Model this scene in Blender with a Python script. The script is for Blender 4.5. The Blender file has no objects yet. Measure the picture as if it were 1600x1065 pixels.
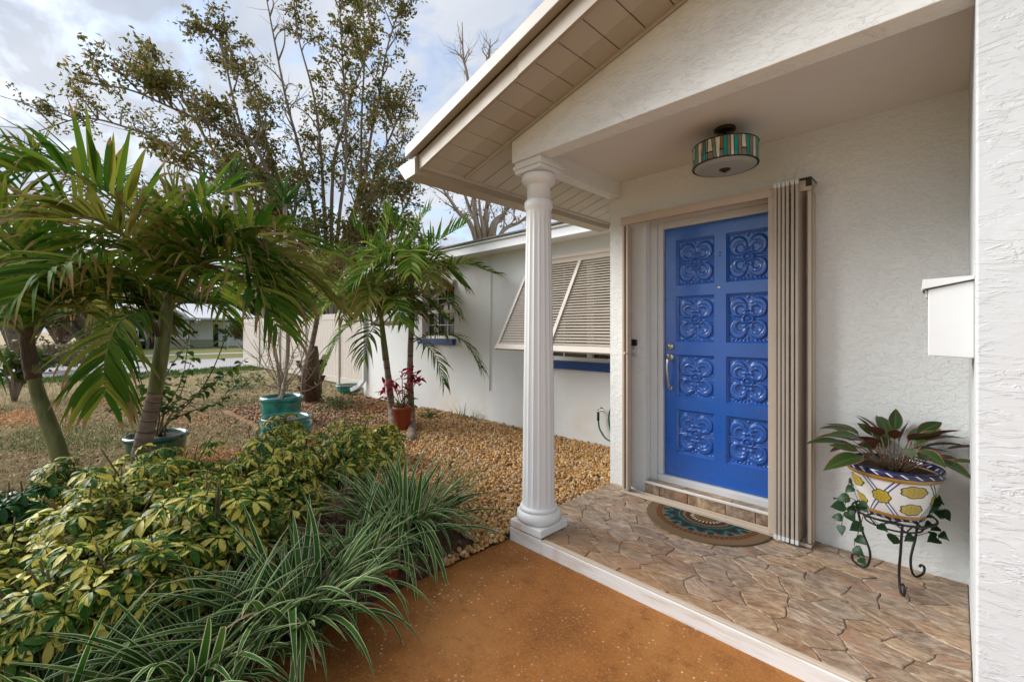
import bpy, math, random
import numpy as np
from mathutils import Vector, Matrix
random.seed(7); RNG = np.random.default_rng(7)
SC = bpy.context.scene; COL = SC.collection
R = math.radians

# ---------------------------------------------------------------- camera
# house axes: +X along the front wall, +Y into the house, +Z up; walkway top is z=0
F_PX, U0, V0, CAMZ = 690.0, 800.0, 515.0, 1.45
TH = math.atan2(690.0, 685.0)
cam_d = bpy.data.cameras.new("camera"); cam = bpy.data.objects.new("camera", cam_d); COL.objects.link(cam)
cam.location = (0, 0, CAMZ); cam.rotation_euler = (R(90), 0, TH)
cam_d.sensor_width = 36; cam_d.lens = 36 * F_PX / 1600; cam_d.shift_y = -(532.5 - V0) / 1600
cam_d.clip_start = 0.02; cam_d.clip_end = 2000
SC.camera = cam

# ---------------------------------------------------------------- sky: broken grey-white cloud over a clear sky
W = bpy.data.worlds.new("World"); SC.world = W; W.use_nodes = True
nt = W.node_tree; nt.nodes.clear()
def wn(t, **k):
    n = nt.nodes.new(t)
    for a, b in k.items(): setattr(n, a, b)
    return n
SUN_AZ = math.atan2(-0.50, -0.87)   # sun in front of the house, a little to its west; x, y
SUN_EL = R(31)
sky = wn('ShaderNodeTexSky', sky_type='NISHITA', sun_disc=False); sky.sun_elevation = SUN_EL; sky.sun_rotation = SUN_AZ
tc = wn('ShaderNodeTexCoord'); sep = wn('ShaderNodeSeparateXYZ'); nt.links.new(tc.outputs['Generated'], sep.inputs[0])
zz = wn('ShaderNodeMath', operation='MAXIMUM'); nt.links.new(sep.outputs['Z'], zz.inputs[0]); zz.inputs[1].default_value = 0.0
za = wn('ShaderNodeMath', operation='ADD'); nt.links.new(zz.outputs[0], za.inputs[0]); za.inputs[1].default_value = 0.22
dv = wn('ShaderNodeVectorMath', operation='DIVIDE'); cz = wn('ShaderNodeCombineXYZ')
for i in range(3): nt.links.new(za.outputs[0], cz.inputs[i])
nt.links.new(tc.outputs['Generated'], dv.inputs[0]); nt.links.new(cz.outputs[0], dv.inputs[1])
mp = wn('ShaderNodeMapping'); mp.inputs['Scale'].default_value = (1.0, 1.7, 0.0); mp.inputs['Rotation'].default_value = (0, 0, R(20))
nt.links.new(dv.outputs[0], mp.inputs[0])
n1 = wn('ShaderNodeTexNoise'); n1.inputs['Scale'].default_value = 4.2; n1.inputs['Detail'].default_value = 7; n1.inputs['Roughness'].default_value = 0.52
n1.inputs['Distortion'].default_value = 0.35; nt.links.new(mp.outputs[0], n1.inputs['Vector'])
cov = wn('ShaderNodeValToRGB'); cov.color_ramp.elements[0].position = 0.30; cov.color_ramp.elements[1].position = 0.52
nt.links.new(n1.outputs['Fac'], cov.inputs[0])
n2 = wn('ShaderNodeTexNoise'); n2.inputs['Scale'].default_value = 1.3; n2.inputs['Detail'].default_value = 6; nt.links.new(mp.outputs[0], n2.inputs['Vector'])
ccol = wn('ShaderNodeValToRGB'); ce = ccol.color_ramp.elements
ce[0].position = 0.36; ce[0].color = (0.60, 0.68, 0.82, 1); ce[1].position = 0.66; ce[1].color = (0.93, 0.955, 1.0, 1)
nt.links.new(n2.outputs['Fac'], ccol.inputs[0])
csc = wn('ShaderNodeVectorMath', operation='SCALE'); nt.links.new(ccol.outputs[0], csc.inputs[0]); csc.inputs['Scale'].default_value = 3.9
mx = wn('ShaderNodeMix', data_type='RGBA')
nt.links.new(cov.outputs[0], mx.inputs[0]); nt.links.new(sky.outputs[0], mx.inputs[6]); nt.links.new(csc.outputs[0], mx.inputs[7])
bg = wn('ShaderNodeBackground'); bg.inputs['Strength'].default_value = 0.05; nt.links.new(mx.outputs[2], bg.inputs['Color'])
wo = wn('ShaderNodeOutputWorld'); nt.links.new(bg.outputs[0], wo.inputs['Surface'])

sun_d = bpy.data.lights.new("sun", 'SUN'); sun_d.energy = 1.25; sun_d.angle = R(42); sun_d.color = (1.0, 0.985, 0.965)
sun = bpy.data.objects.new("sun", sun_d); COL.objects.link(sun)
sdir = Vector((math.cos(SUN_EL) * math.cos(SUN_AZ), math.cos(SUN_EL) * math.sin(SUN_AZ), math.sin(SUN_EL)))
sky.sun_rotation = math.atan2(sdir.x, sdir.y)
sun.rotation_euler = sdir.to_track_quat('Z', 'Y').to_euler()
sun.location = (0, 0, 30)

SC.view_settings.view_transform = 'Standard'; SC.view_settings.look = 'None'
SC.view_settings.exposure = 2.28; SC.view_settings.gamma = 1.0; SC.view_settings.use_curve_mapping = False
SC.cycles.max_bounces = 8; SC.cycles.diffuse_bounces = 5; SC.cycles.transparent_max_bounces = 8
SC.cycles.use_denoising = True

# ---------------------------------------------------------------- measuring helpers
FW = Vector((-math.sin(TH), math.cos(TH), 0)); RT = Vector((math.cos(TH), math.sin(TH), 0)); CAM = Vector((0, 0, CAMZ))
def ray(u, v): return FW + RT * ((u - U0) / F_PX) + Vector((0, 0, (V0 - v) / F_PX))
def atD(u, v, d): return CAM + ray(u, v) * d                       # point at depth d
def atZ(u, v, z=0.0): r = ray(u, v); return CAM + r * ((z - CAMZ) / r.z)   # point on the level z
def atY(u, v, y): r = ray(u, v); return CAM + r * (y / r.y)         # point on a wall plane
def depth(p): return (Vector(p) - CAM).dot(FW)
def lerp(a, b, t): return a + (b - a) * t
def smooth01(x): x = max(0., min(1., x)); return x * x * (3 - 2 * x)
def bez(P, n):
    """smooth curve through the points P (Catmull-Rom), n segments each"""
    P = [Vector(p) for p in P]; Q = [P[0] * 2 - P[1]] + P + [P[-1] * 2 - P[-2]]; o = []
    for i in range(1, len(Q) - 2):
        a, b, c, d = Q[i - 1], Q[i], Q[i + 1], Q[i + 2]
        for k in range(n):
            t = k / n
            o.append(0.5 * ((2 * b) + (c - a) * t + (2 * a - 5 * b + 4 * c - d) * t * t + (3 * b - a - 3 * c + d) * t ** 3))
    o.append(P[-1].copy()); return o

# ---------------------------------------------------------------- object helpers
ORG = {}
def thing(name, label, cat, loc=(0, 0, 0), group=None):
    o = bpy.data.objects.new(name, None); COL.objects.link(o); o.location = loc; o.empty_display_size = 0.1
    o['label'] = label; o['category'] = cat
    if group: o['group'] = group
    ORG[o.name] = Vector(loc); return o
def tag(o, label, cat, group=None):
    o['label'] = label; o['category'] = cat
    if group: o['group'] = group
    return o
def link(name, me, parent=None, origin=(0, 0, 0)):
    o = bpy.data.objects.new(name, me); COL.objects.link(o); og = Vector(origin)
    if parent is not None: o.parent = parent; o.location = og - ORG[parent.name]
    else: o.location = og
    ORG[o.name] = og; return o
def inst(name, me, parent, M):
    """a piece sharing mesh data, placed by the world matrix M"""
    o = bpy.data.objects.new(name, me); COL.objects.link(o); o.parent = parent
    o.matrix_basis = Matrix.Translation(-ORG[parent.name]) @ M; ORG[o.name] = M.to_translation(); return o
def frame(origin, d, up, s=1.0):
    d = d.normalized(); y = up.cross(d)
    if y.length < 1e-4: y = Vector((0.3, 1, 0.2)).cross(d)
    y.normalize(); z = d.cross(y)
    m = Matrix((d, y, z)).transposed().to_4x4() @ Matrix.Scale(s, 4); m.translation = origin; return m

class MB:
    def __init__(s): s.v = []; s.f = []; s.uv = []; s.r = []; s.mi = []; s.m = 0
    def add(s, vs, fs, uv=None, r=0.0):
        o = len(s.v); s.v += [tuple(p) for p in vs]; s.f += [tuple(i + o for i in f) for f in fs]
        s.uv += uv if uv else [(0.0, 0.0)] * len(vs); s.r += [r] * len(vs); s.mi += [s.m] * len(fs)
    def box(s, x0, x1, y0, y1, z0, z1):
        s.add([(x0, y0, z0), (x1, y0, z0), (x1, y1, z0), (x0, y1, z0), (x0, y0, z1), (x1, y0, z1), (x1, y1, z1), (x0, y1, z1)],
              [(0, 3, 2, 1), (4, 5, 6, 7), (0, 1, 5, 4), (1, 2, 6, 5), (2, 3, 7, 6), (3, 0, 4, 7)])
    def hexa(s, p):   # eight corners, bottom ring then top ring
        s.add(p, [(0, 3, 2, 1), (4, 5, 6, 7), (0, 1, 5, 4), (1, 2, 6, 5), (2, 3, 7, 6), (3, 0, 4, 7)])
    def bar(s, a, b, w, h, up=Vector((0, 0, 1))):   # box along a-b, w across, h along up
        a = Vector(a); b = Vector(b); d = (b - a).normalized(); y = up.cross(d).normalized(); z = d.cross(y)
        c = [a - y * w / 2 - z * h / 2, b - y * w / 2 - z * h / 2, b + y * w / 2 - z * h / 2, a + y * w / 2 - z * h / 2]
        s.hexa(c + [q + z * h for q in c])
    def prism(s, poly, y0, y1):   # polygon in x,z extruded along y
        n = len(poly); s.add([(x, y0, z) for x, z in poly] + [(x, y1, z) for x, z in poly],
              [tuple(range(n)), tuple(range(2 * n - 1, n - 1, -1))] + [((i + 1) % n, i, i + n, (i + 1) % n + n) for i in range(n)])
    def tube(s, pts, rad, n=8, cap=True, r=0.0):
        pts = [Vector(p) for p in pts]; k = len(pts)
        if not hasattr(rad, '__len__'): rad = [rad] * k
        up = Vector((0, 0, 1)); t0 = (pts[1] - pts[0]).normalized()
        if abs(t0.z) > 0.9: up = Vector((1, 0, 0))
        vs = []; uv = []
        for i in range(k):
            t = (pts[min(i + 1, k - 1)] - pts[max(i - 1, 0)]).normalized()
            sd = t.cross(up)
            if sd.length < 1e-5: sd = t.orthogonal()
            sd.normalize(); up = sd.cross(t)
            for j in range(n):
                a = 2 * math.pi * j / n; vs.append(pts[i] + (sd * math.cos(a) + up * math.sin(a)) * rad[i]); uv.append((j / n, i / (k - 1)))
        fs = [(i * n + j, i * n + (j + 1) % n, (i + 1) * n + (j + 1) % n, (i + 1) * n + j) for i in range(k - 1) for j in range(n)]
        if cap: fs += [tuple(range(n - 1, -1, -1)), tuple(range((k - 1) * n, k * n))]
        s.add(vs, fs, uv, r)
    def lathe(s, prof, c, n=32, flute=None):
        vs = []; uv = []
        for i, (rr, z) in enumerate(prof):
            for j in range(n):
                a = 2 * math.pi * j / n; q = rr * (flute(a, z) if flute else 1.0)
                vs.append((c[0] + q * math.cos(a), c[1] + q * math.sin(a), c[2] + z)); uv.append((j / n, i / max(1, len(prof) - 1)))
        k = len(prof)
        fs = [(i * n + j, i * n + (j + 1) % n, (i + 1) * n + (j + 1) % n, (i + 1) * n + j) for i in range(k - 1) for j in range(n)]
        fs += [tuple(range(n - 1, -1, -1)), tuple(range((k - 1) * n, k * n))]
        s.add(vs, fs, uv)
    def ribbon(s, P, Wd, Nm, fold=0.25, r=0.0):   # leaf blade, three points across
        vs = []; uv = []; k = len(P)
        for i in range(k):
            t = (P[min(i + 1, k - 1)] - P[max(i - 1, 0)]).normalized(); n = Nm[i]
            sd = t.cross(n)
            if sd.length < 1e-5: sd = t.orthogonal()
            sd.normalize(); n = sd.cross(t); w = Wd[i]
            vs += [P[i] - sd * w + n * fold * w, P[i], P[i] + sd * w + n * fold * w]; v = i / (k - 1)
            uv += [(0, v), (0.5, v), (1, v)]
        fs = []
        for i in range(k - 1):
            a = i * 3; fs += [(a, a + 1, a + 4, a + 3), (a + 1, a + 2, a + 5, a + 4)]
        s.add(vs, fs, uv, r)
    def mesh(s, name, mats, smooth=False, origin=(0, 0, 0), angle=None):
        me = bpy.data.meshes.new(name); o = Vector(origin)
        me.from_pydata([(p[0] - o.x, p[1] - o.y, p[2] - o.z) for p in s.v], [], s.f)
        for m in (mats if isinstance(mats, (list, tuple)) else [mats]): me.materials.append(m)
        if smooth: me.polygons.foreach_set('use_smooth', [True] * len(me.polygons))
        if any(s.mi): me.polygons.foreach_set('material_index', s.mi)
        at = me.attributes.new('rnd', 'FLOAT', 'POINT'); at.data.foreach_set('value', s.r)
        ul = me.uv_layers.new(name='UVMap'); li = np.zeros(len(me.loops), dtype=np.int32); me.loops.foreach_get('vertex_index', li)
        ul.data.foreach_set('uv', np.asarray(s.uv, dtype=np.float32)[li].ravel())
        me.validate(); me.update(); return me
    def build(s, name, mats, parent=None, smooth=False, bevel=0.0, origin=None, seg=2):
        if origin is None: origin = ORG[parent.name] if parent is not None else (0, 0, 0)
        me = s.mesh(name, mats, smooth, origin); o = link(name, me, parent, origin)
        if bevel:
            b = o.modifiers.new('bevel', 'BEVEL'); b.width = bevel; b.segments = seg; b.limit_method = 'ANGLE'; b.angle_limit = R(40)
        if smooth == 'angle':
            pass
        return o

def npmesh(name, V, F, mat, parent=None, rnd=None, smooth=False):
    """large joined meshes straight from arrays: V (n,3) world points, F (m,k)"""
    og = ORG[parent.name] if parent is not None else Vector((0, 0, 0))
    me = bpy.data.meshes.new(name); V = np.asarray(V, dtype=np.float32) - np.array(og, dtype=np.float32); F = np.asarray(F, dtype=np.int32)
    me.vertices.add(len(V)); me.vertices.foreach_set('co', V.ravel())
    m, k = F.shape; me.loops.add(m * k); me.loops.foreach_set('vertex_index', F.ravel())
    me.polygons.add(m); me.polygons.foreach_set('loop_start', np.arange(0, m * k, k, dtype=np.int32))
    me.polygons.foreach_set('loop_total', np.full(m, k, dtype=np.int32))
    if smooth: me.polygons.foreach_set('use_smooth', np.ones(m, dtype=bool))
    if rnd is not None:
        at = me.attributes.new('rnd', 'FLOAT', 'POINT'); at.data.foreach_set('value', np.asarray(rnd, dtype=np.float32))
    me.materials.append(mat); me.update(calc_edges=True); me.validate()
    return link(name, me, parent, og)

# ---------------------------------------------------------------- material helpers
class NT:
    def __init__(s, name, rough=0.6, spec=0.4):
        s.m = bpy.data.materials.new(name); s.m.use_nodes = True; s.t = s.m.node_tree; s.t.nodes.clear()
        s.out = s.n('ShaderNodeOutputMaterial'); s.b = s.n('ShaderNodeBsdfPrincipled'); s.l(s.b.outputs[0], s.out.inputs[0])
        s.b.inputs['Roughness'].default_value = rough; s.b.inputs['Specular IOR Level'].default_value = spec
    def n(s, t, **k):
        x = s.t.nodes.new(t)
        for a, b in k.items(): setattr(x, a, b)
        return x
    def l(s, a, b): s.t.links.new(a, b)
    def put(s, sock, v):
        if hasattr(v, 'is_linked'): s.l(v, sock)
        elif isinstance(v, (tuple, list)) and len(v) == 3 and sock.type == 'RGBA': sock.default_value = (*v, 1)
        else: sock.default_value = v
    def pos(s): return s.n('ShaderNodeNewGeometry').outputs['Position']
    def obj(s): return s.n('ShaderNodeTexCoord').outputs['Object']
    def uv(s): return s.n('ShaderNodeTexCoord').outputs['UV']
    def rand(s): return s.n('ShaderNodeObjectInfo').outputs['Random']
    def attr(s, a='rnd'): return s.n('ShaderNodeAttribute', attribute_name=a).outputs['Fac']
    def map(s, v, scale=(1, 1, 1), loc=(0, 0, 0), rot=(0, 0, 0)):
        x = s.n('ShaderNodeMapping'); s.l(v, x.inputs[0]); x.inputs['Scale'].default_value = scale; x.inputs['Rotation'].default_value = rot
        s.put(x.inputs['Location'], loc); return x.outputs[0]
    def noise(s, v, scale=5, detail=4, rough=0.5, dist=0.0, w=None):
        x = s.n('ShaderNodeTexNoise'); s.l(v, x.inputs['Vector'])
        if w is not None: x.noise_dimensions = '4D'; s.put(x.inputs['W'], w)
        for a, b in (('Scale', scale), ('Detail', detail), ('Roughness', rough), ('Distortion', dist)): x.inputs[a].default_value = b
        return x.outputs['Fac']
    def vor(s, v, scale=5, feat='F1', out='Distance'):
        x = s.n('ShaderNodeTexVoronoi', feature=feat); s.l(v, x.inputs['Vector']); x.inputs['Scale'].default_value = scale; return x.outputs[out]
    def ramp(s, f, stops, interp='LINEAR'):
        x = s.n('ShaderNodeValToRGB'); s.l(f, x.inputs[0]); x.color_ramp.interpolation = interp; e = x.color_ramp.elements
        while len(e) < len(stops): e.new(0.5)
        for i, (p, c) in enumerate(stops): e[i].position = p; e[i].color = (*c, 1) if isinstance(c, (tuple, list)) else (c, c, c, 1)
        return x.outputs[0]
    def mix(s, f, a, b, mode='MIX'):
        x = s.n('ShaderNodeMix', data_type='RGBA', blend_type=mode); s.put(x.inputs[0], f); s.put(x.inputs[6], a); s.put(x.inputs[7], b); return x.outputs[2]
    def math(s, op, a, b=0.0, c=0.0, clamp=False):
        x = s.n('ShaderNodeMath', operation=op, use_clamp=clamp); s.put(x.inputs[0], a); s.put(x.inputs[1], b); s.put(x.inputs[2], c); return x.outputs[0]
    def xyz(s, v): x = s.n('ShaderNodeSeparateXYZ'); s.l(v, x.inputs[0]); return x.outputs
    def step(s, v, a, b):
        x = s.n('ShaderNodeMapRange', interpolation_type='SMOOTHSTEP'); s.put(x.inputs[0], v); x.inputs[1].default_value = a; x.inputs[2].default_value = b; return x.outputs[0]
    def col(s, c): s.put(s.b.inputs['Base Color'], c)
    def bump(s, h, strength=0.5, dist=0.01, nrm=None):
        x = s.n('ShaderNodeBump'); s.put(x.inputs['Height'], h); x.inputs['Strength'].default_value = strength; x.inputs['Distance'].default_value = dist
        if nrm is not None: s.l(nrm, x.inputs['Normal'])
        s.l(x.outputs[0], s.b.inputs['Normal']); return x.outputs[0]
    def translucent(s, col, f):
        t = s.n('ShaderNodeBsdfTranslucent'); s.put(t.inputs[0], col); m = s.n('ShaderNodeMixShader'); m.inputs[0].default_value = f
        s.l(s.b.outputs[0], m.inputs[1]); s.l(t.outputs[0], m.inputs[2]); s.l(m.outputs[0], s.out.inputs[0])

def paint(name, c, rough=0.5, var=0.06, scale=6.0, bump=0.0, spec=0.4, metal=0.0, dirt=None):
    t = NT(name, rough, spec); p = t.pos(); f = t.noise(p, scale, 5, 0.6)
    k = t.ramp(f, [(0.3, tuple(x * (1 - var) for x in c)), (0.7, tuple(min(1, x * (1 + var)) for x in c))])
    if dirt: k = t.mix(t.math('MULTIPLY', t.step(t.noise(p, 3.1, 6, 0.7), 0.52, 0.75), dirt[1]), k, dirt[0])
    t.col(k); t.b.inputs['Metallic'].default_value = metal
    if bump: t.bump(t.noise(p, 90, 3), bump, 0.002)
    t.put(t.b.inputs['Roughness'], t.math('MULTIPLY_ADD', f, 0.25, rough - 0.12))
    return t.m

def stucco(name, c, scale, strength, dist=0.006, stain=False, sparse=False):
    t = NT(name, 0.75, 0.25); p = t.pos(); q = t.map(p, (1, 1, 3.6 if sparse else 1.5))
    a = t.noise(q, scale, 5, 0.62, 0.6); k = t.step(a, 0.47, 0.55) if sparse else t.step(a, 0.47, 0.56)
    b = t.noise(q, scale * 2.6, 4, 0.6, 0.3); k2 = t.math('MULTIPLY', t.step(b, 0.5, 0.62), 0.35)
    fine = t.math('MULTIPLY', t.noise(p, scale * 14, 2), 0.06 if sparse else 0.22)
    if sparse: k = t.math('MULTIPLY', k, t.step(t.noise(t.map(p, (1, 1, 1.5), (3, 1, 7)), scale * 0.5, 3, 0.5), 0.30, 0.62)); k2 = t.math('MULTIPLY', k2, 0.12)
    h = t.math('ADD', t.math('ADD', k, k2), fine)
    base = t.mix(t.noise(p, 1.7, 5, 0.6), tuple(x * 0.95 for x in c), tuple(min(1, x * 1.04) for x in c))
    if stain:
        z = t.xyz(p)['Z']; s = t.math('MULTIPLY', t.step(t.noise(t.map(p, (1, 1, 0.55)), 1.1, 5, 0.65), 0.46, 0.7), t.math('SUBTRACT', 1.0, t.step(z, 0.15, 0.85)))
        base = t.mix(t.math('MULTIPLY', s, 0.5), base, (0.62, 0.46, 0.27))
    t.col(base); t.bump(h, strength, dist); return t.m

M = {}
M['stucco'] = stucco('white_stucco', (0.80, 0.815, 0.79), 26.0, 0.5, 0.005)
M['stucco_gable'] = stucco('knockdown_white_stucco', (0.81, 0.825, 0.80), 17.0, 0.5, 0.006, sparse=True)
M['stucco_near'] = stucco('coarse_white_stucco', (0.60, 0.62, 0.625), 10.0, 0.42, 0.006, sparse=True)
M['stucco_far'] = stucco('smooth_white_stucco', (0.74, 0.75, 0.73), 16.0, 0.18, 0.004, True)
M['ceiling'] = stucco('ceiling_plaster', (0.76, 0.73, 0.68), 14.0, 0.12, 0.003)
M['white'] = paint('white_paint', (0.66, 0.672, 0.665), 0.42, 0.03, bump=0.05)
M['trim'] = paint('cream_trim_paint', (0.72, 0.69, 0.63), 0.45, 0.03)
M['fascia'] = paint('beige_fascia_metal', (0.37, 0.31, 0.225), 0.4, 0.05, dirt=((0.33, 0.25, 0.16), 0.35))
M['drip'] = paint('pale_roof_edge_metal', (0.37, 0.335, 0.28), 0.4, 0.06, dirt=((0.36, 0.31, 0.25), 0.4))
M['beige'] = paint('beige_aluminium', (0.53, 0.435, 0.335), 0.38, 0.04)
M['louver'] = paint('beige_louver_metal', (0.42, 0.365, 0.30), 0.42, 0.05)
M['groove'] = paint('dark_groove', (0.10, 0.085, 0.065), 0.8)
M['shingle'] = paint('grey_brown_shingles', (0.16, 0.145, 0.125), 0.9, 0.3, 25, 0.5)
M['blue_sill'] = paint('blue_sill_paint', (0.012, 0.055, 0.22), 0.4, 0.1)
M['dark'] = paint('dark_void', (0.012, 0.013, 0.015), 0.7)
M['bronze'] = paint('dark_bronze', (0.045, 0.032, 0.022), 0.38, 0.2, metal=0.6)
M['iron'] = paint('black_wrought_iron', (0.012, 0.012, 0.013), 0.45, 0.2)
M['nickel'] = paint('satin_nickel', (0.62, 0.59, 0.54), 0.28, 0.05, metal=1.0)
M['vinyl'] = paint('almond_vinyl', (0.53, 0.485, 0.42), 0.45, 0.04, dirt=((0.42, 0.36, 0.28), 0.3))
M['terracotta'] = paint('red_plastic_pot', (0.26, 0.05, 0.02), 0.5, 0.15)
M['hose'] = paint('green_rubber_hose', (0.008, 0.11, 0.055), 0.45, 0.2)
M['black'] = paint('black_plastic', (0.008, 0.008, 0.009), 0.25, 0.1)
M['silver'] = paint('silver_plastic', (0.52, 0.53, 0.54), 0.35, 0.04, metal=0.3)
M['soil'] = paint('dark_soil', (0.045, 0.032, 0.022), 0.95, 0.5, 40, 0.6)
M['concrete'] = paint('pale_concrete', (0.48, 0.45, 0.42), 0.85, 0.1, 3)
def glass():
    t = NT('dark_window_glass', 0.06, 0.6); t.col((0.01, 0.012, 0.014)); return t.m
M['glass'] = glass()
def soffit():
    t = NT('ribbed_soffit_vinyl', 0.5, 0.35); p = t.pos(); f = t.noise(p, 3, 4)
    t.col(t.mix(f, (0.44, 0.40, 0.335), (0.51, 0.46, 0.39))); t.bump(t.noise(p, 60, 2), 0.08, 0.002); return t.m
M['soffit'] = soffit()
def soffit_vent():
    t = NT('perforated_soffit_vinyl', 0.55, 0.3); p = t.pos(); v = t.vor(p, 330)
    k = t.step(v, 0.18, 0.3); t.col(t.mix(k, (0.24, 0.205, 0.16), (0.43, 0.385, 0.315))); t.bump(k, 0.3, 0.002); return t.m
M['soffit_vent'] = soffit_vent()
def walk():
    t = NT('stained_concrete', 0.72, 0.3); p = t.pos()
    c = t.ramp(t.noise(p, 1.3, 8, 0.62), [(0.30, (0.165, 0.058, 0.012)), (0.5, (0.30, 0.112, 0.024)), (0.70, (0.40, 0.175, 0.048))])
    c = t.mix(t.math('MULTIPLY', t.step(t.noise(p, 6, 7, 0.8), 0.47, 0.70), 0.75), c, (0.15, 0.048, 0.008))
    c = t.mix(t.math('MULTIPLY', t.step(t.noise(p, 75, 4, 0.75), 0.48, 0.68), 0.6), c, (0.48, 0.215, 0.062))
    v = t.n('ShaderNodeTexVoronoi'); t.l(p, v.inputs['Vector']); v.inputs['Scale'].default_value = 44
    pick = t.step(t.xyz(v.outputs['Color'])['X'], 0.66, 0.72); patch = t.step(t.noise(p, 2.2, 4), 0.40, 0.62)
    sp = t.math('MULTIPLY', t.math('MULTIPLY', t.math('SUBTRACT', 1.0, t.step(v.outputs['Distance'], 0.16, 0.30)), pick), patch)
    c = t.mix(t.math('MULTIPLY', sp, 0.8), c, (0.72, 0.56, 0.40)); t.col(c)
    h = t.math('ADD', t.noise(p, 140, 3, 0.7), t.math('MULTIPLY', t.noise(p, 22, 4), 0.7)); t.bump(h, 0.35, 0.004)
    t.put(t.b.inputs['Roughness'], t.ramp(t.noise(p, 5, 4), [(0.3, 0.55), (0.7, 0.85)])); return t.m
M['walk'] = walk()
def stone(name, joint=False):
    t = NT(name, 0.5, 0.4); p = t.obj() if not joint else t.pos(); rn = t.rand(); w = t.math('MULTIPLY', rn, 60.0); P = t.pos()
    q = t.map(p, (9, 26, 8)); s1 = t.noise(q, 1.0, 8, 0.72, 1.2, w); s2 = t.noise(t.map(p, (2.2, 5.5, 3)), 1.6, 5, 0.6, 0.5, w)
    c = t.ramp(s1, [(0.27, (0.07, 0.045, 0.032)), (0.42, (0.24, 0.17, 0.12)), (0.53, (0.44, 0.35, 0.265)), (0.68, (0.67, 0.59, 0.50))])
    tint = t.ramp(rn, [(0.0, (0.70, 0.58, 0.47)), (0.2, (1.0, 0.98, 0.95)), (0.36, (0.95, 0.76, 0.56)), (0.5, (0.74, 0.77, 0.74)), (0.66, (1.05, 0.90, 0.72)), (0.82, (0.60, 0.50, 0.42)), (1.0, (0.88, 0.86, 0.84))])
    ck = t.math('FRACT', t.math('MULTIPLY', t.noise(t.map(p, (3.2, 9, 4)), 1.3, 6, 0.62, 0.9, w), 7.0)); cl = t.math('SUBTRACT', 1.0, t.step(ck, 0.0, 0.13)); c = t.mix(t.math('MULTIPLY', cl, 0.55), c, (0.07, 0.045, 0.03)); c = t.mix(t.math('MULTIPLY', t.noise(p, 70, 4, 0.7), 0.35), c, (0.30, 0.22, 0.16))
    c = t.mix(0.85, c, tint, 'MULTIPLY')
    c = t.mix(t.math('MULTIPLY', t.step(s2, 0.55, 0.68), 0.55), c, (0.34, 0.165, 0.085))
    c = t.mix(t.math('MULTIPLY', t.step(t.noise(q, 2.2, 5, 0.7, 0.4, w), 0.60, 0.68), 0.5), c, (0.70, 0.66, 0.60))
    yy = t.xyz(P); ir = t.math('MULTIPLY', t.math('SUBTRACT', 1.0, t.step(t.math('ADD', yy['Y'], t.math('MULTIPLY', t.noise(P, 3.0, 6, 0.7), 0.62)), 2.36, 2.98)), t.math('SUBTRACT', 1.0, t.math('MULTIPLY', t.step(yy['X'], -1.5, -0.1), 0.75)))
    c = t.mix(t.math('MULTIPLY', ir, 0.6), c, (0.30, 0.125, 0.022)); t.col(c)
    t.bump(t.math('ADD', t.math('ADD', s1, t.math('MULTIPLY', s2, 0.6)), t.math('MULTIPLY', ck, 0.5)), 0.7, 0.004); t.put(t.b.inputs['Roughness'], t.ramp(s1, [(0.3, 0.38), (0.7, 0.62)])); return t.m
M['stone'] = stone('layered_flagstone')
M['joint'] = paint('dark_stone_joint', (0.21, 0.16, 0.115), 0.9, 0.3, 20)
def riser():
    t = NT('white_marbled_riser', 0.4, 0.4); p = t.pos(); s = t.noise(t.map(p, (3, 6, 26)), 1.0, 6, 0.6, 0.8)
    c = t.ramp(s, [(0.3, (0.60, 0.52, 0.43)), (0.5, (0.73, 0.71, 0.67)), (0.75, (0.78, 0.775, 0.755))])
    x = t.xyz(p)['X']; k = t.math('MULTIPLY', t.step(t.noise(t.map(p, (5, 1, 0.6)), 1.0, 3), 0.55, 0.72), t.math('SUBTRACT', 1.0, t.step(x, -1.9, -0.9)))
    c = t.mix(t.math('MULTIPLY', k, 0.5), c, (0.50, 0.27, 0.09)); t.col(c); t.bump(s, 0.15, 0.002); return t.m
M['riser'] = riser()
def column():
    t = NT('white_cast_column', 0.42, 0.4); p = t.pos(); z = t.xyz(p)['Z']; x = t.xyz(p)['X']
    st = t.math('MULTIPLY', t.math('SUBTRACT', 1.0, t.step(z, 0.08, 0.24)), t.math('MULTIPLY', t.step(t.noise(p, 7, 5, 0.6), 0.40, 0.66), t.math('SUBTRACT', 1.0, t.step(x, -2.10, -1.95))))
    t.col(t.mix(t.math('MULTIPLY', st, 0.7), t.mix(t.noise(p, 4, 4), (0.72, 0.73, 0.71), (0.78, 0.785, 0.77)), (0.48, 0.25, 0.08))); t.bump(t.noise(p, 70, 3), 0.06, 0.002); return t.m
M['column'] = column()
def doorpaint():
    t = NT('blue_door_paint', 0.30, 0.5); p = t.pos(); g = t.noise(t.map(p, (60, 60, 3)), 1.0, 4, 0.6)
    t.col(t.mix(t.noise(p, 3, 5, 0.6), (0.012, 0.098, 0.43), (0.018, 0.125, 0.50))); t.bump(g, 0.06, 0.002)
    t.put(t.b.inputs['Roughness'], t.ramp(t.noise(p, 8, 4), [(0.3, 0.24), (0.7, 0.38)])); t.b.inputs['Coat Weight'].default_value = 0.85; t.b.inputs['Coat Roughness'].default_value = 0.14; return t.m
M['door'] = doorpaint()

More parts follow.
